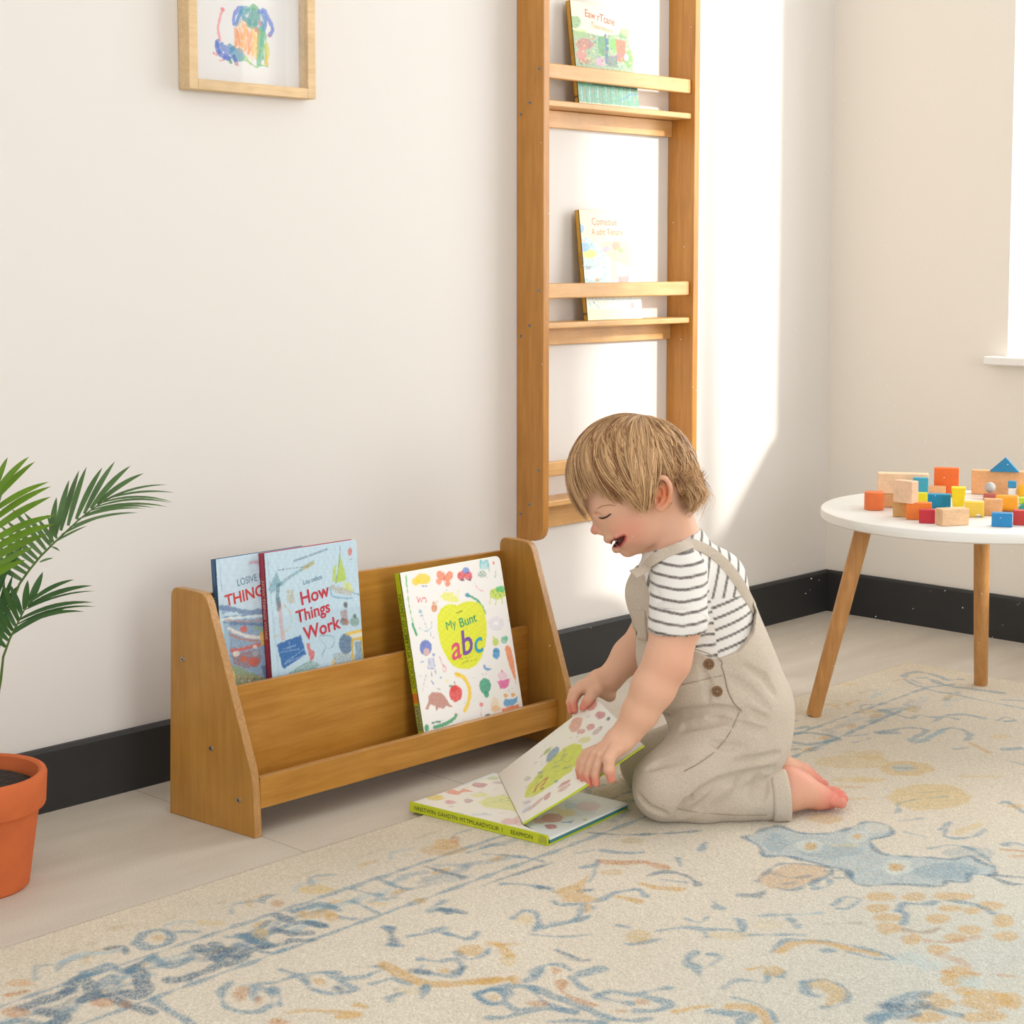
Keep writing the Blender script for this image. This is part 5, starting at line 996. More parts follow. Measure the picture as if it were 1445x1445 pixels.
# near hand: back of the hand, four fingers over the leaf edge, thumb towards the viewer
hp = [(Lc(888, 1030, -.118), .0215), (Lc(871, 1046, -.118), .0195), (Lc(858, 1057, -.117), .016)]
B_.chain([p for p, r in hp], [r for p, r in hp], .008)
B_.rc(Lc(882, 1048, -.130), Lc(864, 1064, -.134), .0135, .0105, .008)
NF = [[(829, 1063, -.094, .0082), (820, 1074, -.093, .0074), (817.5, 1086, -.095, .0067), (819, 1097, -.097, .0060)],
      [(834, 1063, -.107, .0086), (825, 1077, -.107, .0078), (822.5, 1090, -.108, .0070), (825, 1103, -.110, .0062)],
      [(841, 1064, -.121, .0086), (833, 1079, -.121, .0078), (830, 1093, -.120, .0071), (832, 1106, -.120, .0063)],
      [(849, 1066, -.133, .0084), (843.5, 1080, -.134, .0076), (840, 1093, -.132, .0070), (840.5, 1105, -.130, .0062)]]
for f in NF:
    q = [Lc(a, b_, v) for a, b_, v, r in f]; rr = [r for a, b_, v, r in f]
    B_.rc(Lc(868, 1050, f[0][2]*.6-.118*.4), q[0], .0125, rr[0], .006); B_.chain(q, rr, .0018)
th_ = [(868, 1057, -.140, .0115), (859, 1070, -.146, .0096), (859.5, 1086, -.149, .0084), (862.5, 1099, -.147, .0068)]
B_.chain([Lc(a, b_, v) for a, b_, v, r in th_], [r for *_, r in th_], .004)
# far hand: pinching the top corner of the leaf
B_.chain([wrF, Lc(845, 962, .100), Lc(832, 970, .099)], [.021, .0195, .0165], .008)
FF = [[(824, 967, .092, .0085), (813, 977, .090, .0078), (809, 989, .088, .0070), (811, 1001, .086, .0060)],
      [(821, 966, .104, .0085), (809, 977, .103, .0078), (804.5, 991, .101, .0070), (806, 1004, .098, .0060)],
      [(825, 970, .116, .0080), (813, 982, .116, .0074), (809, 994, .113, .0066), (811, 1003, .110, .0058)],
      [(838, 974, .122, .0078), (832, 986, .124, .0070), (833, 995, .122, .0062), (838, 1001, .119, .0056)]]
for f in FF:
    q = [Lc(a, b_, v) for a, b_, v, r in f]; rr = [r for *_, r in f]; B_.rc(Lc(842, 967, f[0][2]), q[0], .0125, rr[0], .006); B_.chain(q, rr, .0018)
ft = [(845, 972, .084, .0110), (836, 979, .078, .0095), (829, 989, .0745, .0082), (822.5, 998.5, .0735, .0062)]
B_.chain([Lc(a, b_, v) for a, b_, v, r in ft], [r for *_, r in ft], .004)
B_.rc(Lc(852, 975, .098), Lc(860, 981, .100), .013, .0115, .008)
# feet (soles turned up behind)
B_.chain([Lc(1080, 1124, -.062), Lc(1110, 1118, -.052), Lc(1132, 1116, -.046), Lc(1154, 1124, -.038), Lc(1171, 1129, -.032)], [.030, .0305, .0265, .0195, .0148], .010)
B_.ell(Lc(1116, 1100, -.050), (.026, .022, .022), .014, rot=-.5)
for k, (x, y, v, r) in enumerate([(1187, 1133, -.048, .0088), (1191, 1127, -.034, .0070), (1188, 1121, -.023, .0064), (1183, 1117, -.013, .0060), (1177, 1114, -.005, .0055)]):
    B_.rc(Lc(x-12, y-1, v*.9-.004), Lc(x, y, v), r*.8, r*1.05, .0015)
B_.chain([Lc(1080, 1100, .07), Lc(1108, 1091, .062), Lc(1130, 1096, .058), Lc(1150, 1104, .054)], [.028, .027, .022, .0145], .010)
for k, (x, y, v, r) in enumerate([(1163, 1107, .046, .0080), (1164, 1109, .056, .0066), (1162, 1110, .065, .0060), (1158, 1111, .073, .0056)]): B_.rc(Lc(x-12, y-2, v), Lc(x, y, v), r*.9, r, .003)
sl, U, Vv, W = B_.reg(LO, HI); B_.d = np.maximum(B_.d, (GZ - W)).astype(np.float32)
# skin hidden well inside the clothes is cut away so nothing pokes through the cloth
Pv, Fq = B_.nets()
# colours
def near(P, c, r): return np.clip(1-(np.linalg.norm((P-c)/np.asarray(r), axis=1)/1.35)**2, 0, 1)**2
skin = np.ones((len(Pv), 3))*lin('#e6b598'); 
def tint(k, col, a): global skin; k = np.clip(k*a, 0, 1)[:, None]; skin = skin*(1-k)+lin(col)*k
for s_ in (-1, 1):
    tint(near(Pv, Lc(889, 745, s_*.045), (.036, .034, .032)), '#de8674', .62); tint(near(Pv, Lc(936, 697, s_*.083), (.022, .018, .03)), '#dd8358', 1.0)
tint(near(Pv, Lc(838, 750, 0), (.016, .018, .014)), '#d98a74', .8)
for f in NF+FF: a, b_, v, r = f[-1]; tint(near(Pv, Lc(a, b_, v), .018), '#e0836e', .9)
for f in (th_, ft): a, b_, v, r = f[-1]; tint(near(Pv, Lc(a, b_, v), .02), '#e0836e', .9)
tint(near(Pv, Lc(1180, 1130, -.03), .055), '#dd7f70', 1.0); tint(near(Pv, Lc(1115, 1100, -.04), .05), '#de8c7c', .8); tint(near(Pv, Lc(1158, 1108, .056), .05), '#dd7f70', 1.0)
tint(near(Pv, Lc(960, 940, -.15), .05), '#dd9478', .3)
# lips and inside of the mouth
mo_ = np.zeros(len(Pv))
for s_ in (-1, 1):
    for i in range(len(MC)-1):
        a = V(MC[i][0][0], s_*abs(MC[i][0][1]), MC[i][0][2]); b_ = V(MC[i+1][0][0], s_*abs(MC[i+1][0][1]), MC[i+1][0][2]); ba = b_-a
        t = np.clip(((Pv-a)@ba)/(ba@ba), 0, 1); dd = np.linalg.norm(Pv-a-t[:, None]*ba, axis=1); r = MC[i][1]+(MC[i+1][1]-MC[i][1])*t
        lip = np.clip(1-(dd-r-.0018)/.0035, 0, 1)*.8*(dd > r-.001); tint(lip, '#bd4c4e', 1.1); mo_ = np.maximum(mo_, np.clip(1.2-(dd-r)/.0009, 0, 1))
ins = np.linalg.norm((Pv-Lc(878, 765, 0))/np.array([.012, .0215, .0076]), axis=1) < 1.02
tint(np.maximum(mo_*(Pv[:, 0] > Lc(862, 766)[0]), ins), '#5a1717', 1)
me = mesh_np('person', Pv, Fq, np.clip(skin, 0, 1), smooth=True)
org = V(*(UH*Lc(1010, 1100)[0] + FH*D0)[:2], 0)
CM = Matrix(((UH[0], FH[0], 0, 0), (UH[1], FH[1], 0, 0), (0, 0, 1, 0), (0, 0, 0, 1)))   # local (u,v,w) -> world directions, origin at camera foot
shift = FH*D0
LM = Matrix.Translation(Vector((shift[0], shift[1], 0))) @ CM
OFF = Matrix.Translation(Vector((-Lc(1010, 1100)[0], 0, 0)))
PM = LM @ OFF.inverted()
m_skin = mat('skin', attr=True, rough=.5, spec=.35, sss=.12, bump=(500, .05, .0006))
me.transform(OFF); person = bpy.data.objects.new('person', me); COL.objects.link(person); me.materials.append(m_skin); person.matrix_world = PM
tag(person, 'blond toddler in striped tee and oatmeal dungarees kneeling on the rug over an open book', 'person')
def pchild(name, me, mats, parent=None, smooth=True):
    me.transform(OFF); o = bpy.data.objects.new(name, me); COL.objects.link(o); o.parent = parent or person
    for m in (mats if isinstance(mats, (list, tuple)) else [mats]): me.materials.append(m)
    if smooth: me.shade_smooth()
    return o
def mb_mesh(mb, name):
    me = bpy.data.meshes.new(name); me.from_pydata(mb.v, [], mb.f)
    import bmesh
    bm = bmesh.new(); bm.from_mesh(me); bmesh.ops.recalc_face_normals(bm, faces=bm.faces); bm.to_mesh(me); bm.free(); return me

# ---- shirt
Sh = Field((Lc(868, 800)[0], -.17, Lc(900, 960)[2]), (Lc(1095, 800)[0], .15, Lc(900, 715)[2]), .0022)
for c, r, a in T_: Sh.ell(c, tuple(x+.004 for x in r), .03)
for s_ in (-1, 1): Sh.rc(Lc(968, 810, 0), sh[s_], .049, .038, .03)
Sh.ell(Lc(1010, 820, 0), (.045, .060, .05), .03, rot=-.9)
Sh.rc(Lc(950, 786, -.030), sh[-1], .034, .036, .015); Sh.rc(Lc(950, 786, .030), sh[1], .034, .036, .015)
Sh.chain([Lc(938, 748), Lc(953, 775), Lc(960, 800)], [.040, .051, .060], .015)
SA = [(sh[-1], Lc(957, 868, -.106)), (sh[1], sh[1]+(elF-sh[1])*.62)]
for a, b_ in SA: Sh.rc(a, b_+(b_-a)*.25, .0435, .0475, .012)
sl, U, Vv, W = Sh.reg((-9,)*3, (9,)*3); 
# sleeve openings, neckline, hem
def halfcut(F, p, n, region=None, k=.002):   # keep the side where (x-p).n<0
    sl, U, Vv, W = F.reg((-9,)*3, (9,)*3); g = (U-p[0])*n[0]+(Vv-p[1])*n[1]+(W-p[2])*n[2]
    if region is not None: g = np.where(region(U, Vv, W), g, -.05)
    F.d = np.maximum(F.d, g.astype(np.float32))
n_ = nz(Lc(957, 868, -.106)-sh[-1]+V(-.012, 0, 0)); pcut = Lc(957, 871, -.106)
def armdist(U, Vv, W):
    a = sh[-1]; ba = Lc(957, 900, -.110)-a; t = ((U-a[0])*ba[0]+(Vv-a[1])*ba[1]+(W-a[2])*ba[2])/(ba@ba)
    return np.sqrt((U-a[0]-ba[0]*t)**2+(Vv-a[1]-ba[1]*t)**2+(W-a[2]-ba[2]*t)**2)
halfcut(Sh, pcut, n_, lambda U, Vv, W: (armdist(U, Vv, W) < .0485) & ((Vv < -.088) | (armdist(U, Vv, W) < .036)) & (W < Lc(0, 845)[2]))
n2 = nz(elF-sh[1]); halfcut(Sh, sh[1]+(elF-sh[1])*.62, n2, lambda U, Vv, W: (Vv > .07) & (W < Lc(0, 850)[2]+0*U))
nn = nz(Lc(930, 730)-Lc(958, 800)); ncp = Lc(945, 762); halfcut(Sh, ncp, nn)
Sh.rc(ncp-nn*.02, ncp+nn*.03, .0440, .0440, .002, 'cut')
for p in ([(985, 880, -.085), (1010, 893, -.09), (1050, 885, -.07)], [(990, 905, -.09), (1020, 908, -.085)], [(925, 835, -.12), (940, 862, -.145)]): Sh.chain([Lc(*q) for q in p], [.0022]*len(p), .008, 'cut')
Sh.d += (.0016*fold((U, Vv, W), 4, 70)).astype(np.float32)
Pv2, F2 = Sh.nets()
# stripe coordinate: along the arm on the sleeves, along the spine on the trunk
ax_arm = nz(Lc(957, 868, -.1)-sh[-1]); ax_arm[1] = 0; ax_arm = nz(V(-.02, 0, -1)); ax_sp = nz(Lc(1040, 1040)-Lc(968, 800))
arm = ((Pv2-Lc(0, 0)) @ V(0, 0, 0))*0
def sleeve_mask(P):
    a = sh[-1]; b_ = Lc(957, 871, -.106); ba = b_-a; t = np.clip(((P-a)@ba)/(ba@ba), 0, 1.3); d = np.linalg.norm(P-a-t[:, None]*ba, axis=1)
    return (P[:, 1] < -.072) & (P[:, 0] < Lc(1000, 840)[0] - (P[:, 2]-Lc(0, 870)[2])*.15) & (P[:, 0] > Lc(905, 840)[0])
sm = sleeve_mask(Pv2); sf = (Pv2[:, 1] > .075)
co = np.where(sm | sf, -(Pv2[:, 2]) - .18*(Pv2[:, 0]-Lc(957, 0)[0])**1*0 + .10*np.abs(Pv2[:, 0]-Lc(950, 800)[0]), (Pv2-Lc(968, 800)) @ ax_sp + .35*np.abs(Pv2[:, 1])*0)
top = (~sm & ~sf & (Pv2[:, 2] > Lc(0, 833)[2]))
co = np.where(top, (Pv2-Lc(968, 800)) @ nz(V(1, 0, -.25)), co)     # over the shoulders the stripes run the other way
per = .0172; ph = np.abs(((co/per) % 1)-.5)*per; k = np.clip(.5-(ph-.0021)/.0010, 0, 1)[:, None]
k = k*(1-.25*RNG.random(k.shape)); shc = lin('#ece9e4')*(1-k)+lin('#57504c')*k
m_tee = mat('tee_jersey', attr=True, rough=.9, spec=.15, bump=(900, .25, .0006), sheen=.2)
shirt = pchild('shirt', mesh_np('shirt', Pv2, F2, shc, smooth=True), m_tee)
ring_jobs = 1
if 0: b = MB(); cu = [pcut + nz(np.cross(n_, V(0, 1, 0)))*math.cos(t)*.0468 + nz(np.cross(n_, np.cross(n_, V(0, 1, 0))))*math.sin(t)*.0468 for t in np.linspace(0, 2*math.pi, 40)]

# ---- dungarees
O = Field((Lc(850, 800)[0], -.165, -.004), (Lc(1135, 800)[0], .165, Lc(900, 800)[2]), .0022)
for (c, r, a), g in zip(T_, (.007, .007, .009, .011, .014)): O.ell(c, tuple(x+g for x in r), .03)
O.ell(Lc(1022, 905), (.086, .080, .060), .03, rot=-.9)                      # loose back panel
O.ell(Lc(1038, 985), (.082, .092, .085), .03)
O.ell(Lc(1044, 1045), (.079, .094, .062), .03)                              # seat
nl = [(Lc(1040, 1058, -.045), .066), (Lc(985, 1085, -.072), .060), (Lc(940, 1108, -.084), .0540)]
O.chain([p for p, r in nl], [r for p, r in nl], .03)
O.chain([Lc(941, 1117, -.084), Lc(990, 1128, -.080), Lc(1040, 1126, -.074), Lc(1088, 1124, -.068)], [.0480, .0390, .0365, .0385], .010)
fl_ = [(Lc(1040, 1050, .045), .064), (Lc(975, 1062, .080), .056), (Lc(918, 1074, .098), .050)]
O.chain([p for p, r in fl_], [r for p, r in fl_], .02); O.chain([Lc(916, 1080, .10), Lc(1000, 1092, .088), Lc(1078, 1094, .070)], [.045, .036, .036], .012)
# creases: between thigh and shin, at the lap, at the knee, along the seat
def surf(F, px, py, v0=-.1):
    for k in range(14):      # step inwards when the line of sight misses the silhouette
        if F.surf_v(*(lambda q: (q[0], q[2]))(Lc(px+k, py, v0))) is not None: px = px+k+(k > 0)*1.5; break
    p = Lc(px, py, v0)
    for _ in range(4):
        v = F.surf_v(p[0], p[2])
        if v is None: return p
        p = Lc(px, py, v)
    return p
def crease(F, px, r, dep=.0, k=.009):
    q = []
    for i in range(len(px)-1):
        for t in np.linspace(0, 1, 5)[:-1]: q.append(surf(F, px[i][0]*(1-t)+px[i+1][0]*t, px[i][1]*(1-t)+px[i+1][1]*t))
    q.append(surf(F, *px[-1])); q = [p - V(0, dep, 0) for p in q]; n = len(q); F.chain(q, [r*(.35+.65*math.sin(math.pi*(i+.5)/n)) for i in range(n)], k, 'cut')
for p, r, dp in (([(960, 1154), (972, 1136), (988, 1119), (1015, 1106), (1050, 1096), (1092, 1085)], .0060, .001), ([(966, 1152), (985, 1140), (1003, 1124), (1014, 1112)], .0038, .001), ([(958, 1145), (968, 1130), (974, 1122)], .003, .001),
    ([(925, 1022), (945, 1010), (975, 1006), (1005, 1002), (1030, 1003), (1050, 1009)], .0062, .001), ([(935, 1036), (965, 1026), (1000, 1020), (1022, 1016)], .0045, .0015), ([(1000, 1012), (1030, 1018), (1060, 1028), (1078, 1030)], .0040, .001),
    ([(1052, 1000), (1072, 1012), (1082, 1014)], .0034, .001), ([(1000, 1045), (1020, 1052), (1050, 1054)], .0030, .001), ([(1050, 940), (1078, 955), (1094, 980)], .0034, .0012), ([(1030, 955), (1060, 975), (1085, 1000)], .0030, .0012),
    ([(1040, 1075), (1070, 1072), (1100, 1064)], .0034, .001), ([(1072, 1095), (1066, 1110), (1062, 1132)], .0036, .001), ([(1080, 1098), (1078, 1115), (1074, 1130)], .0030, .001), ([(1045, 1100), (1040, 1112)], .0028, .001),
    ([(915, 1085), (935, 1076), (965, 1070)], .0030, .0015), ([(990, 945), (1000, 965), (998, 990)], .0024, .0015), ([(920, 930), (930, 960), (932, 990)], .0030, .001), ([(900, 1120), (915, 1140), (940, 1150)], .0022, .001)): crease(O, p, r, dp)
sl, U, Vv, W = O.reg((-9,)*3, (9,)*3)
O.d += (.0028*fold((U, Vv, W), 9, 46, (1, .8, 1.3)) + .0010*fold((U, Vv, W), 10, 110)).astype(np.float32)
O.d = np.maximum(O.d, (GZ - W)).astype(np.float32)
keep = [(868, 808), (899, 806), (910, 812), (917, 834), (922, 868), (930, 895), (950, 906), (979, 913), (1006, 923), (1038, 913), (1062, 892), (1070, 868), (1062, 846), (1072, 838), (1100, 850), (1140, 900), (1160, 1200), (840, 1200), (850, 900)]
kp = [(Lc(a, b_, -.05)[0], Lc(a, b_, -.05)[2]) for a, b_ in keep]
msk = inpoly_sd(U[:, :, 0][:, :1], W[0], kp)[:, None, :] if False else inpoly_sd(U.reshape(-1, 1), W.reshape(1, -1), kp)[:, None, :]
O.d = np.maximum(O.d, msk.astype(np.float32))
lc = Lc(1094, 1124, -.068); halfcut(O, lc, nz(V(1, .05, .06)), lambda U, Vv, W: (Vv < .02) & (W < Lc(0, 1086)[2]+0*U))
halfcut(O, Lc(1084, 1094, .07), nz(V(1, 0, .05)), lambda U, Vv, W: (Vv > .02) & (W < Lc(0, 1066)[2]+0*U))
P3, F3 = O.nets()
m_linen = mat('oatmeal_linen', '#c9bcab', rough=.92, spec=.15, bump=(700, .45, .0009), var=(420, .13), sheen=.2)
dung = pchild('dungarees', mesh_np('dungarees', P3, F3, smooth=True), m_linen)
def ring(name, c, n, r1, r2, wd, parent, ru=1., rw=1.):    # rolled cuff / hem band
    n = nz(n); a = nz(np.cross(n, V(0, 1, 0))); b2 = np.cross(n, a); prof = [(-wd/2, 0), (-wd/2, r2), (-wd*.3, r2*1.35), (wd*.3, r2*1.35), (wd/2, r2), (wd/2, 0), (wd*.3, -r2*.6), (-wd*.3, -r2*.6)]
    mb = MB(); N = 48; vs = []
    for i in range(N):
        t = 2*math.pi*i/N; e = a*math.cos(t)*ru + b2*math.sin(t)*rw; w_ = 1+.02*math.sin(3*t+1)
        for z, r in prof:
            q = c + n*z + e*(r1*w_+r)
            if q[2] < GZ+.0005: q = V(q[0], q[1], GZ+.0005)
            vs.append(q)
    m_ = len(prof); mb.add(vs, [(i*m_+j, i*m_+(j+1) % m_, ((i+1) % N)*m_+(j+1) % m_, ((i+1) % N)*m_+j) for i in range(N) for j in range(m_)])
    return pchild(name, mb_mesh(mb, name), m_linen, parent)
ring('cuff', Lc(1098, 1124, -.067), V(1, .05, .06), .0392, .0028, .028, dung)
ring('cuff', Lc(1090, 1095, .070), V(1, 0, .05), .0365, .003, .024, dung)
ring('sleeve_hem', pcut - n_*.004, n_, .0462, .0016, .009, shirt)
shirt.children[0].data.materials[0] = mat('tee_hem', '#e4e0da', rough=.9, bump=(900, .25, .0006))
def band(pts, wdt, th, name, m, parent, upd=None):
    """flat strap along pts; its width direction lies across"""
    mb = MB(); vs = []; N = len(pts)
    for i, p in enumerate(pts):
        t = nz(pts[min(i+1, N-1)]-pts[max(i-1, 0)]); o = nz(p - upd[i]); s2 = nz(np.cross(t, o)); o = np.cross(s2, t)
        vs += [p - s2*wdt/2, p - s2*wdt/2 + o*th, p + s2*wdt/2 + o*th, p + s2*wdt/2]
    fs = [(4*i+j, 4*i+(j+1) % 4, 4*i+4+(j+1) % 4, 4*i+4+j) for i in range(N-1) for j in range(4)] + [(0, 1, 2, 3), tuple(4*(N-1)+j for j in (3, 2, 1, 0))]
    mb.add(vs, fs); o = pchild(name, mb_mesh(mb, name), m, parent); md = o.modifiers.new('bevel', 'BEVEL'); md.width = .0012; md.segments = 2; return o
def grad(F, p):
    i = np.clip(np.round((p-F.lo)/F.h).astype(int), 2, F.n-3); x, y, z = i
    return nz(V(F.d[x+2, y, z]-F.d[x-2, y, z], F.d[x, y+2, z]-F.d[x, y-2, z], F.d[x, y, z+2]-F.d[x, y, z-2]) + 1e-9)
raw = [(893, 812), (903, 802), (916, 792), (931, 781), (947, 773), (964, 768), (982, 770), (1000, 778), (1019, 793), (1034, 811), (1047, 831), (1058, 850), (1066, 866)]
pts = []; nor = []
for i in range(len(raw)-1):
    for t in (0, .33, .66):
        x, y = raw[i][0]*(1-t)+raw[i+1][0]*t, raw[i][1]*(1-t)+raw[i+1][1]*t; p = surf(Sh, x, y)
        p2_ = p if p[1] < -.012 else V(p[0], -.030, p[2]); pts.append(p2_); nor.append(grad(Sh, p)*.6 + V(0, -.6, .3))
for _ in range(3):
    pts = [pts[0]]+[(pts[i-1]+pts[i]*2+pts[i+1])/4 for i in range(1, len(pts)-1)]+[pts[-1]]; nor = [nor[0]]+[(nor[i-1]+nor[i]*2+nor[i+1])/4 for i in range(1, len(nor)-1)]+[nor[-1]]
for s_ in (-1, 1):
    pp2 = [V(p[0], s_*abs(p[1]), p[2]) + V(0, s_*.0010, .0010) for p in pts]; cc = [p - V(n[0], s_*abs(n[1]), n[2]) for p, n in zip(pp2, nor)]
    band(pp2, .0190, .0026, 'strap', m_linen, dung, cc)
m_btn = mat('button_horn', '#8a6a4c', rough=.4, var=(200, .25)); m_stitch = mat('seam_thread', '#a39683', rough=.9)
def onsurf_tube(F, px, r, name, m, parent, lift=.0009):
    q = []
    for i in range(len(px)-1):
        for t in np.linspace(0, 1, 5)[:-1]: q.append(surf(F, px[i][0]*(1-t)+px[i+1][0]*t, px[i][1]*(1-t)+px[i+1][1]*t))
    q.append(surf(F, *px[-1])); q = [V(p[0], p[1]-lift, p[2]) for p in q]; q = [q[0]]+[(q[i-1]+q[i]+q[i+1])/3 for i in range(1, len(q)-1)]+[q[-1]]
    mb = MB(); mb.tube(q, r, 6); return pchild(name, mb_mesh(mb, name), m, parent)
for x, y in ((1000.5, 937), (1012, 975.5)):
    p = surf(O, x, y); n = V(-.1, -1, .05); n = nz(n); mb = MB()
    mb.tube([p - n*.003, p + n*.0016], [.0086, .0086], 28); rr_ = [p + n*.0018 + .0072*(math.cos(t)*V(1, -.1, 0)+math.sin(t)*V(0, 0, 1)) for t in np.linspace(0, 2*math.pi, 25)]; mb.tube(rr_, .0013, 6)
    bt = pchild('button', mb_mesh(mb, 'button'), m_btn, dung); mb = MB()
    for a in (-1, 1):
        for c_ in (-1, 1): mb.tube([p+V(a*.0022, -.0019, c_*.0022), p+V(a*.0022, -.0023, c_*.0022)], .0009, 8)
    pchild('thread', mb_mesh(mb, 'thread'), m_dark, bt)
onsurf_tube(O, [(978, 915), (1000, 922), (1014, 930), (1022, 950), (1027, 975), (1036, 993), (1046, 1003)], .0010, 'placket_seam', m_stitch, dung)
onsurf_tube(O, [(962, 966), (985, 961), (1010, 955), (1020, 953)], .0006, 'waist_seam', m_stitch, dung)
onsurf_tube(O, [(1043, 1005), (1030, 1035), (1010, 1060), (985, 1078), (965, 1088)], .0007, 'side_seam', m_stitch, dung)
onsurf_tube(O, [(935, 1136), (980, 1146), (1030, 1150), (1082, 1150)], .0006, 'leg_seam', m_stitch, dung)
# bib pocket on the near front corner of the bib
mb = MB(); vs = []; GN = 9
for off in (-.001, .0022):
    for i in range(GN):
        for j in range(GN):
            x = 892 + (911-892)*i/(GN-1) + 3*j/(GN-1); y = 860 + 42*j/(GN-1) + 2*i/(GN-1); p = surf(O, x, y); vs.append(p + grad(O, p)*off)
fs = [(k0+i*GN+j, k0+(i+1)*GN+j, k0+(i+1)*GN+j+1, k0+i*GN+j+1) for k0 in (0, GN*GN) for i in range(GN-1) for j in range(GN-1)]
rim = [i*GN for i in range(GN)] + [(GN-1)*GN+j for j in range(1, GN)] + [i*GN+GN-1 for i in range(GN-2, -1, -1)] + [j for j in range(GN-2, 0, -1)]
fs += [(rim[i], rim[(i+1) % len(rim)], rim[(i+1) % len(rim)]+GN*GN, rim[i]+GN*GN) for i in range(len(rim))]
mb.add(vs, fs); pk = pchild('bib_pocket', mb_mesh(mb, 'bib_pocket'), m_linen, dung)
# face details
m_lash = mat('eyelash', '#3a2a20', rough=.6); m_brow = mat('eyebrow', '#b98d62', rough=.8); m_tooth = mat('tooth', '#f3ece0', rough=.25); m_tongue = mat('tongue', '#c05a5a', rough=.35)
def face_tube(px, rr, name, m, s_):
    q = []
    for i in range(len(px)-1):
        for t in np.linspace(0, 1, 4)[:-1]:
            a = px[i][0]*(1-t)+px[i+1][0]*t; c_ = px[i][1]*(1-t)+px[i+1][1]*t; p = surf(B_, a, c_); q.append(V(p[0], s_*abs(p[1]) if s_ > 0 else p[1]-.0004, p[2]))
    p = surf(B_, *px[-1]); q.append(V(p[0], p[1]-.0004 if s_ < 0 else abs(p[1])+.0004, p[2])); n = len(q)
    mb = MB(); mb.tube(q, [rr*(.45+.55*math.sin(math.pi*(i+.6)/(n+.2))) for i in range(n)], 6); return pchild(name, mb_mesh(mb, name), m)
for s_ in (-1, 1):
    face_tube([(845.5, 730.5), (850, 731.5), (856, 729.5), (862, 725)], .0016, 'eyelashes', m_lash, s_)
    face_tube([(842, 718), (850, 714), (860, 712.5), (868, 714)], .0009, 'eyebrow', m_brow, s_)
mb = MB()
for i, v in enumerate((-.012, -.0045, .0045, .012)): c = Lc(868.5+abs(v)*120, 763.0-abs(v)*60, v); mb.tube([c+V(0, 0, .003), c, c-V(0, 0, .0012)], [.0030, .0034, .0024], 10)
pchild('teeth', mb_mesh(mb, 'teeth'), m_tooth)
tg = Field(tuple(Lc(860, 785)-V(0, .02, 0)), tuple(Lc(890, 755)+V(0, .02, 0)), .001); tg.ell(Lc(875, 769.5), (.0085, .0115, .0032), .003, rot=-.35); a_, f_ = tg.nets(); pchild('tongue', mesh_np('tongue', a_, f_, smooth=True), m_tongue)

# ---- hair: a soft cap below and a few thousand combed locks on top
fx = V(-math.cos(HT), 0, -math.sin(HT)); kx = V(-math.sin(HT), 0, math.cos(HT))
def erad(d): return 1/np.sqrt(((d@fx)/HR[0])**2+(d[..., 1]/HR[1])**2+((d@kx)/HR[2])**2)
kc = nz(V(.13, 0, 1)); e1_ = nz(V(-1, 0, .13))
def hdir(th, ph, s_): 
    th, ph = np.asarray(th)[..., None], np.asarray(ph)[..., None]
    return np.cos(th)*kc + np.sin(th)*(np.cos(ph)*e1_ + s_*np.sin(ph)*V(0, 1, 0))
def px_ang(px, py):
    """photo point on the near side of the scalp -> (polar, azimuth)"""
    best = None
    for v in np.linspace(0, -.09, 91):
        p = Lc(px, py, v)-Hc; d = nz(p); e = np.linalg.norm(p)-erad(d)
        if best is None or abs(e) < best[0]-1e-5: best = (abs(e), d)
        if e > 0: break
    d = best[1]; th = math.acos(d@kc); ph = math.atan2(-d[1], d@e1_); return th, ph
line = [(828, 726), (835, 714), (842, 697), (850, 690), (862, 696), (876, 701), (892, 702), (908, 702), (919, 695), (922, 678), (933, 669), (946, 674), (952, 690), (956, 712), (966, 728), (975, 734)]
ang = sorted([px_ang(*p)[::-1] for p in line]); PH = np.array([0.]+[a[0] for a in ang]+[math.pi]); TH = np.array([ang[0][1]+.02]+[a[1] for a in ang]+[ang[-1][1]])
Hf = Field((Lc(785, 600)[0], -.115, Lc(900, 760)[2]), (Lc(1012, 600)[0], .115, Lc(900, 570)[2]), .0022)
Hf.ell(Hc, tuple(x+.0065 for x in HR), .01, rot=HT)
Hf.ell(Hc+V(.003, 0, .004), (HR[0]+.004, HR[1]+.005, HR[2]+.006), .02, rot=HT)
Hf.ell(Lc(946, 692), (.034, .054, .042), .02)        # fuller at the back of the head
sl, U, Vv, W = Hf.reg((-9,)*3, (9,)*3); Du = U-Hc[0]; Dw = W-Hc[2]; nn_ = np.sqrt(Du**2+Vv**2+Dw**2)+1e-9
th_g = np.arccos(np.clip((Du*kc[0]+Dw*kc[2])/nn_, -1, 1)); ph_g = np.arctan2(np.abs(Vv)+0*nn_, Du*e1_[0]+Dw*e1_[2]+0*nn_)
lim = np.interp(ph_g.ravel(), PH, TH).reshape(ph_g.shape) - np.where(ph_g < .95, .30, .06)
Hf.d = np.maximum(Hf.d, ((th_g-lim)*.09).astype(np.float32)); Hf.d = np.maximum(Hf.d, (-(nn_ - .055)).astype(np.float32))
P4, F4 = Hf.nets(); hcol = np.ones((len(P4), 3))*lin('#96683a')*(1+.12*fold((P4[:, 0], P4[:, 1], P4[:, 2]), 3, 300))[:, None]
HV, HF_, HCc = [P4], [F4], [hcol]; base = len(P4)
rs = np.random.default_rng(5); NS = 7600; SEG = 18; clump = {}; allv = []; allc = []
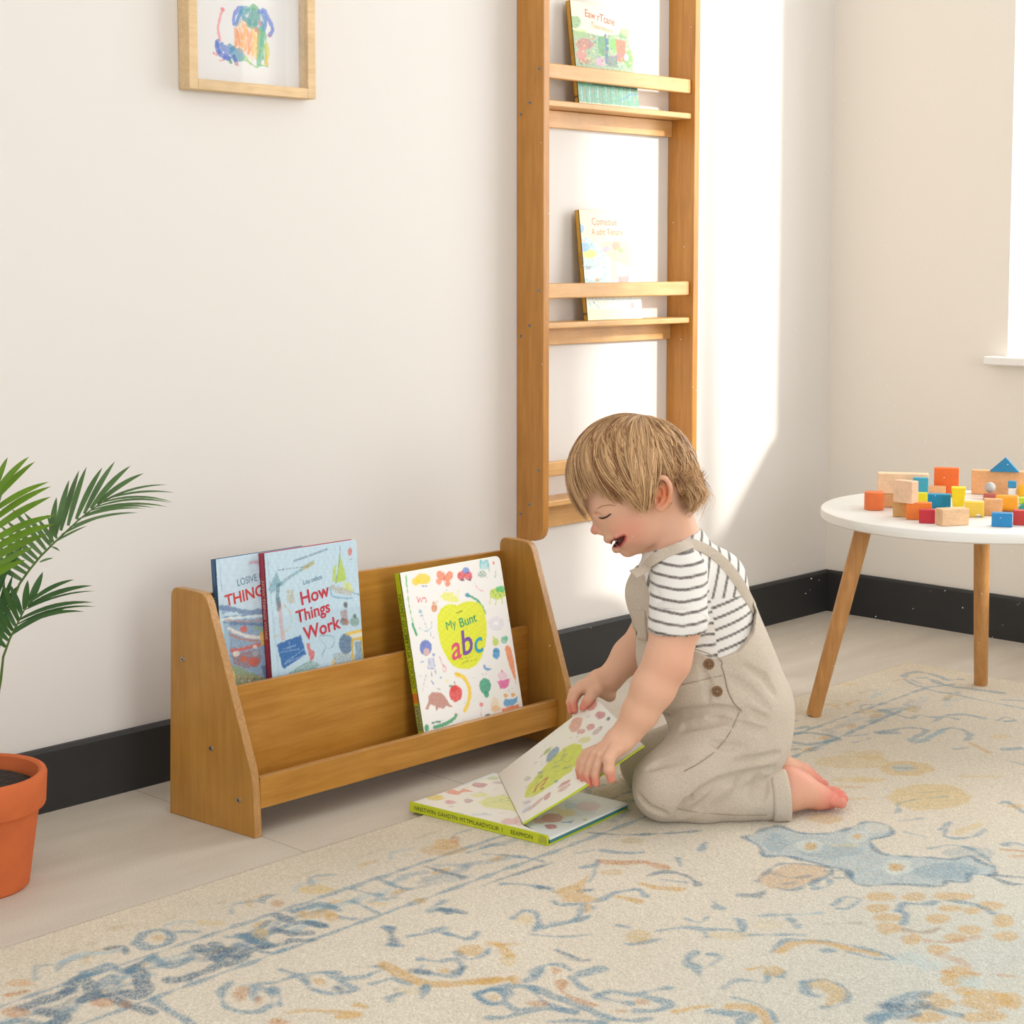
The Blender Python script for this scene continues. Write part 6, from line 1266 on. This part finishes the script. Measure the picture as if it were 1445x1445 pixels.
for i in range(NS):
    s_ = -1 if rs.random() < .64 else 1
    cell = (s_, int(rs.random()*34), int(rs.random()*3)); ph0 = (cell[1]+.5+.33*cell[2])/34*math.pi
    if cell not in clump: clump[cell] = (rs.uniform(-1, 1), rs.uniform(.90, 1.04), rs.uniform(-1, 1), rs.uniform(-.6, 1), rs.uniform(0, 6.28), rs.uniform(-.002, .004))
    c1, c2, c3, c4, c5, c6 = clump[cell]; phs = np.clip(ph0 + rs.normal()*.030, 0, math.pi)
    drift = .80*math.exp(-((phs-.85)/.55)**2) + .09*c1; st = rs.random(); t0 = .02 + .62*st**1.5
    phe = np.clip(phs+drift, 0.0, math.pi)
    the = np.interp(phe, PH, TH)*(1+rs.normal()*.020)*c2 - (.02 if phe < .3 else 0)
    back = np.clip((phe-1.75)/.5, 0, 1)
    if back: the *= 1.02 + .10*rs.random()
    if rs.random() < (.20+.3*back): the = t0 + (the-t0)*rs.uniform(.55, .92)
    thin = rs.random() < .05 and phe < .9
    if thin: the *= 1.06
    u = np.linspace(0, 1, SEG); th = t0 + (the-t0)*u
    ph = phs + (phe-phs)*u**1.9 - .10*np.sin(math.pi*u)*(phs < 1.2) + (.035+.05*back)*np.sin(u*(6+4*back)+c5)*u
    d = hdir(th, np.abs(ph), s_); off = (.0110 - .001*back) + .0030*st + .0045*np.sin(math.pi*u) + c6*u + rs.uniform(-.0012, .0020)
    if phe < .9: off = off + .002*u**2
    e_ = np.clip((th-1.30)/.55, 0, 1)**1.4*np.clip((u-.5)/.3, 0, 1)
    off = off + back*(.0035*np.sin(u*11+c5)*u + (.013+.013*c4)*e_)
    P = Hc + d*(erad(d)+off)[:, None]
    wisp = back > .3 and rs.random() < .16
    if wisp: P += (d*(.010+.014*rs.random())*(e_*u**3)[:, None] + V(0, 0, 1)*(.012*rs.random()*e_*u**4)[:, None])
    if back > 0: P[:, 2] += back*e_*(.008+.014*max(c4, -.3)); P[:, 0] += back*e_*.004*c3
    r = (.00045 if thin or wisp else .0007)*rs.uniform(.7, 1.25)*np.clip(1.15-u**3, .15, 1)
    T3 = np.gradient(P, axis=0); T3 /= np.linalg.norm(T3, axis=1)[:, None]+1e-9; A = np.cross(T3, d); A /= np.linalg.norm(A, axis=1)[:, None]+1e-9; Bv = np.cross(A, T3)
    ringv = np.stack([P+A*r[:, None]*1.6, P-A*r[:, None]*1.6, P+Bv*r[:, None]*1.1], 1).reshape(-1, 3)
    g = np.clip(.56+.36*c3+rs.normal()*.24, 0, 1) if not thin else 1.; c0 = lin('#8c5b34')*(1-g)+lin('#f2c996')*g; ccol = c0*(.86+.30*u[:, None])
    allv.append(ringv); allc.append(np.repeat(ccol, 3, 0))
for cl in range(26):      # loose curls kicking out at the back of the head
    s0 = -1 if rs.random() < .6 else 1; pb = rs.uniform(2.1, 3.14); tb_ = rs.uniform(1.15, 1.60); ln, ou, up_, sd_ = rs.uniform(.020, .032), rs.uniform(.008, .020), rs.uniform(.002, .010), rs.uniform(-.006, .006)
    for _ in range(16):
        d0_ = hdir(tb_+rs.normal()*.03, pb+rs.normal()*.022, s0); d1_ = hdir(tb_+.1, pb, s0); dn_ = nz(d1_-hdir(tb_, pb, s0)); p0_ = Hc + d0_*(erad(d0_)+.011); u = np.linspace(0, 1, SEG)[:, None]; j_ = rs.uniform(.8, 1.2)
        sdv = nz(np.cross(dn_, d0_)); P = p0_ + dn_*ln*j_*np.sin(u*1.9) + d0_*ou*j_*u**1.5 + V(0, 0, 1)*up_*j_*u**2.6 + sdv*sd_*u**2; r = .0006*np.clip(1.1-u[:, 0]**2, .12, 1)
        T3 = np.gradient(P, axis=0); T3 /= np.linalg.norm(T3, axis=1)[:, None]+1e-9; A = np.cross(T3, np.tile(sdv, (SEG, 1))); A /= np.linalg.norm(A, axis=1)[:, None]+1e-9; Bv = np.cross(A, T3)
        allv.append(np.stack([P+A*r[:, None]*1.4, P-A*r[:, None]*1.4, P+Bv*r[:, None]*1.4], 1).reshape(-1, 3)); g = np.clip(.65+rs.normal()*.2, 0, 1); allc.append(np.repeat((lin('#9a6a3c')*(1-g)+lin('#f2c996')*g)*np.ones((SEG, 1)), 3, 0))
NS = len(allv)
fi = []
for k in range(SEG-1):
    for j in range(3): fi.append((3*k+j, 3*k+(j+1) % 3, 3*k+3+(j+1) % 3, 3*k+3+j))
fi = np.array(fi); HFall = (fi[None]+base+(np.arange(NS)*SEG*3)[:, None, None]).reshape(-1, 4)
m_hair = mat('blond_hair', attr=True, rough=.42, spec=.45, trans=.12)
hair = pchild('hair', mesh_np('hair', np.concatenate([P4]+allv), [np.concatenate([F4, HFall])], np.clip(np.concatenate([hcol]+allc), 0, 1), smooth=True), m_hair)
# ------------------------------------------------------------------ dust in the sunlight
b = MB(); rs = np.random.default_rng(21)
tet = np.array([(1,1,1),(-1,-1,1),(-1,1,-1),(1,-1,-1)])*.577
for k in range(260):
    px = rs.uniform(1010, 1440) if k % 5 else rs.uniform(760, 1010); py = rs.uniform(20, 960); p = ondepth(px, py, rs.uniform(2.3, 2.75)); r = rs.uniform(.0005, .0013)
    if p[2] < .03: continue
    b.add([p + t*r for t in tet], [(0,1,2),(0,3,1),(0,2,3),(1,3,2)])
mo = b.build('dust_motes', mat('dust', '#ffffff', rough=.9)); tag(mo, 'tiny pale dust motes floating in the sunlit air by the window', 'dust', kind='stuff')

# ------------------------------------------------------------------ light
def light(name, kind, energy, color, loc, direction, **k):
    l = bpy.data.lights.new(name, kind); l.energy = energy; l.color = color
    for a, v in k.items(): setattr(l, a, v)
    o = bpy.data.objects.new(name, l); COL.objects.link(o); o.location = loc
    o.rotation_euler = Vector(direction).to_track_quat('-Z', 'Y').to_euler(); return o
light('sun', 'SUN', 3.1, (1.0, .96, .90), (5, -2, 3), (-.46, 1, -.47), angle=math.radians(3.0))
light('window_daylight', 'AREA', 40, (1.0, 1.0, 1.0), (WX+.45, 1.05, 1.45), (-1, .1, -.12), shape='RECTANGLE', size=1.7, size_y=1.5)
light('room_fill', 'AREA', 42, (.97, .985, 1.0), (1.0, -2.45, 1.5), (.12, 1, -.20), shape='RECTANGLE', size=1.8, size_y=1.3)  # added fill lamp behind the camera, shining through the opening cut for it
w = bpy.data.worlds.new('daylight'); SC.world = w; w.use_nodes = True; bg = w.node_tree.nodes['Background']
bg.inputs[0].default_value = (.96, .98, 1, 1); bg.inputs[1].default_value = 1.2

# ------------------------------------------------------------------ camera
cd = bpy.data.cameras.new('camera'); cam = bpy.data.objects.new('camera', cd); COL.objects.link(cam); SC.camera = cam
cd.sensor_fit = 'HORIZONTAL'; cd.sensor_width = 36; cd.lens = FPX / 1445 * 36; cd.shift_y = -(722.5-CY)/1445; cd.clip_start = .05
M = Matrix([[*RC[0], 0], [*RC[1], 0], [*RC[2], CAMH], [0, 0, 0, 1]]); cam.matrix_world = M
SC.view_settings.view_transform = 'Standard'; SC.view_settings.look = 'None'; SC.view_settings.gamma = 1; SC.view_settings.use_curve_mapping = False
SC.view_settings.exposure = 0.05
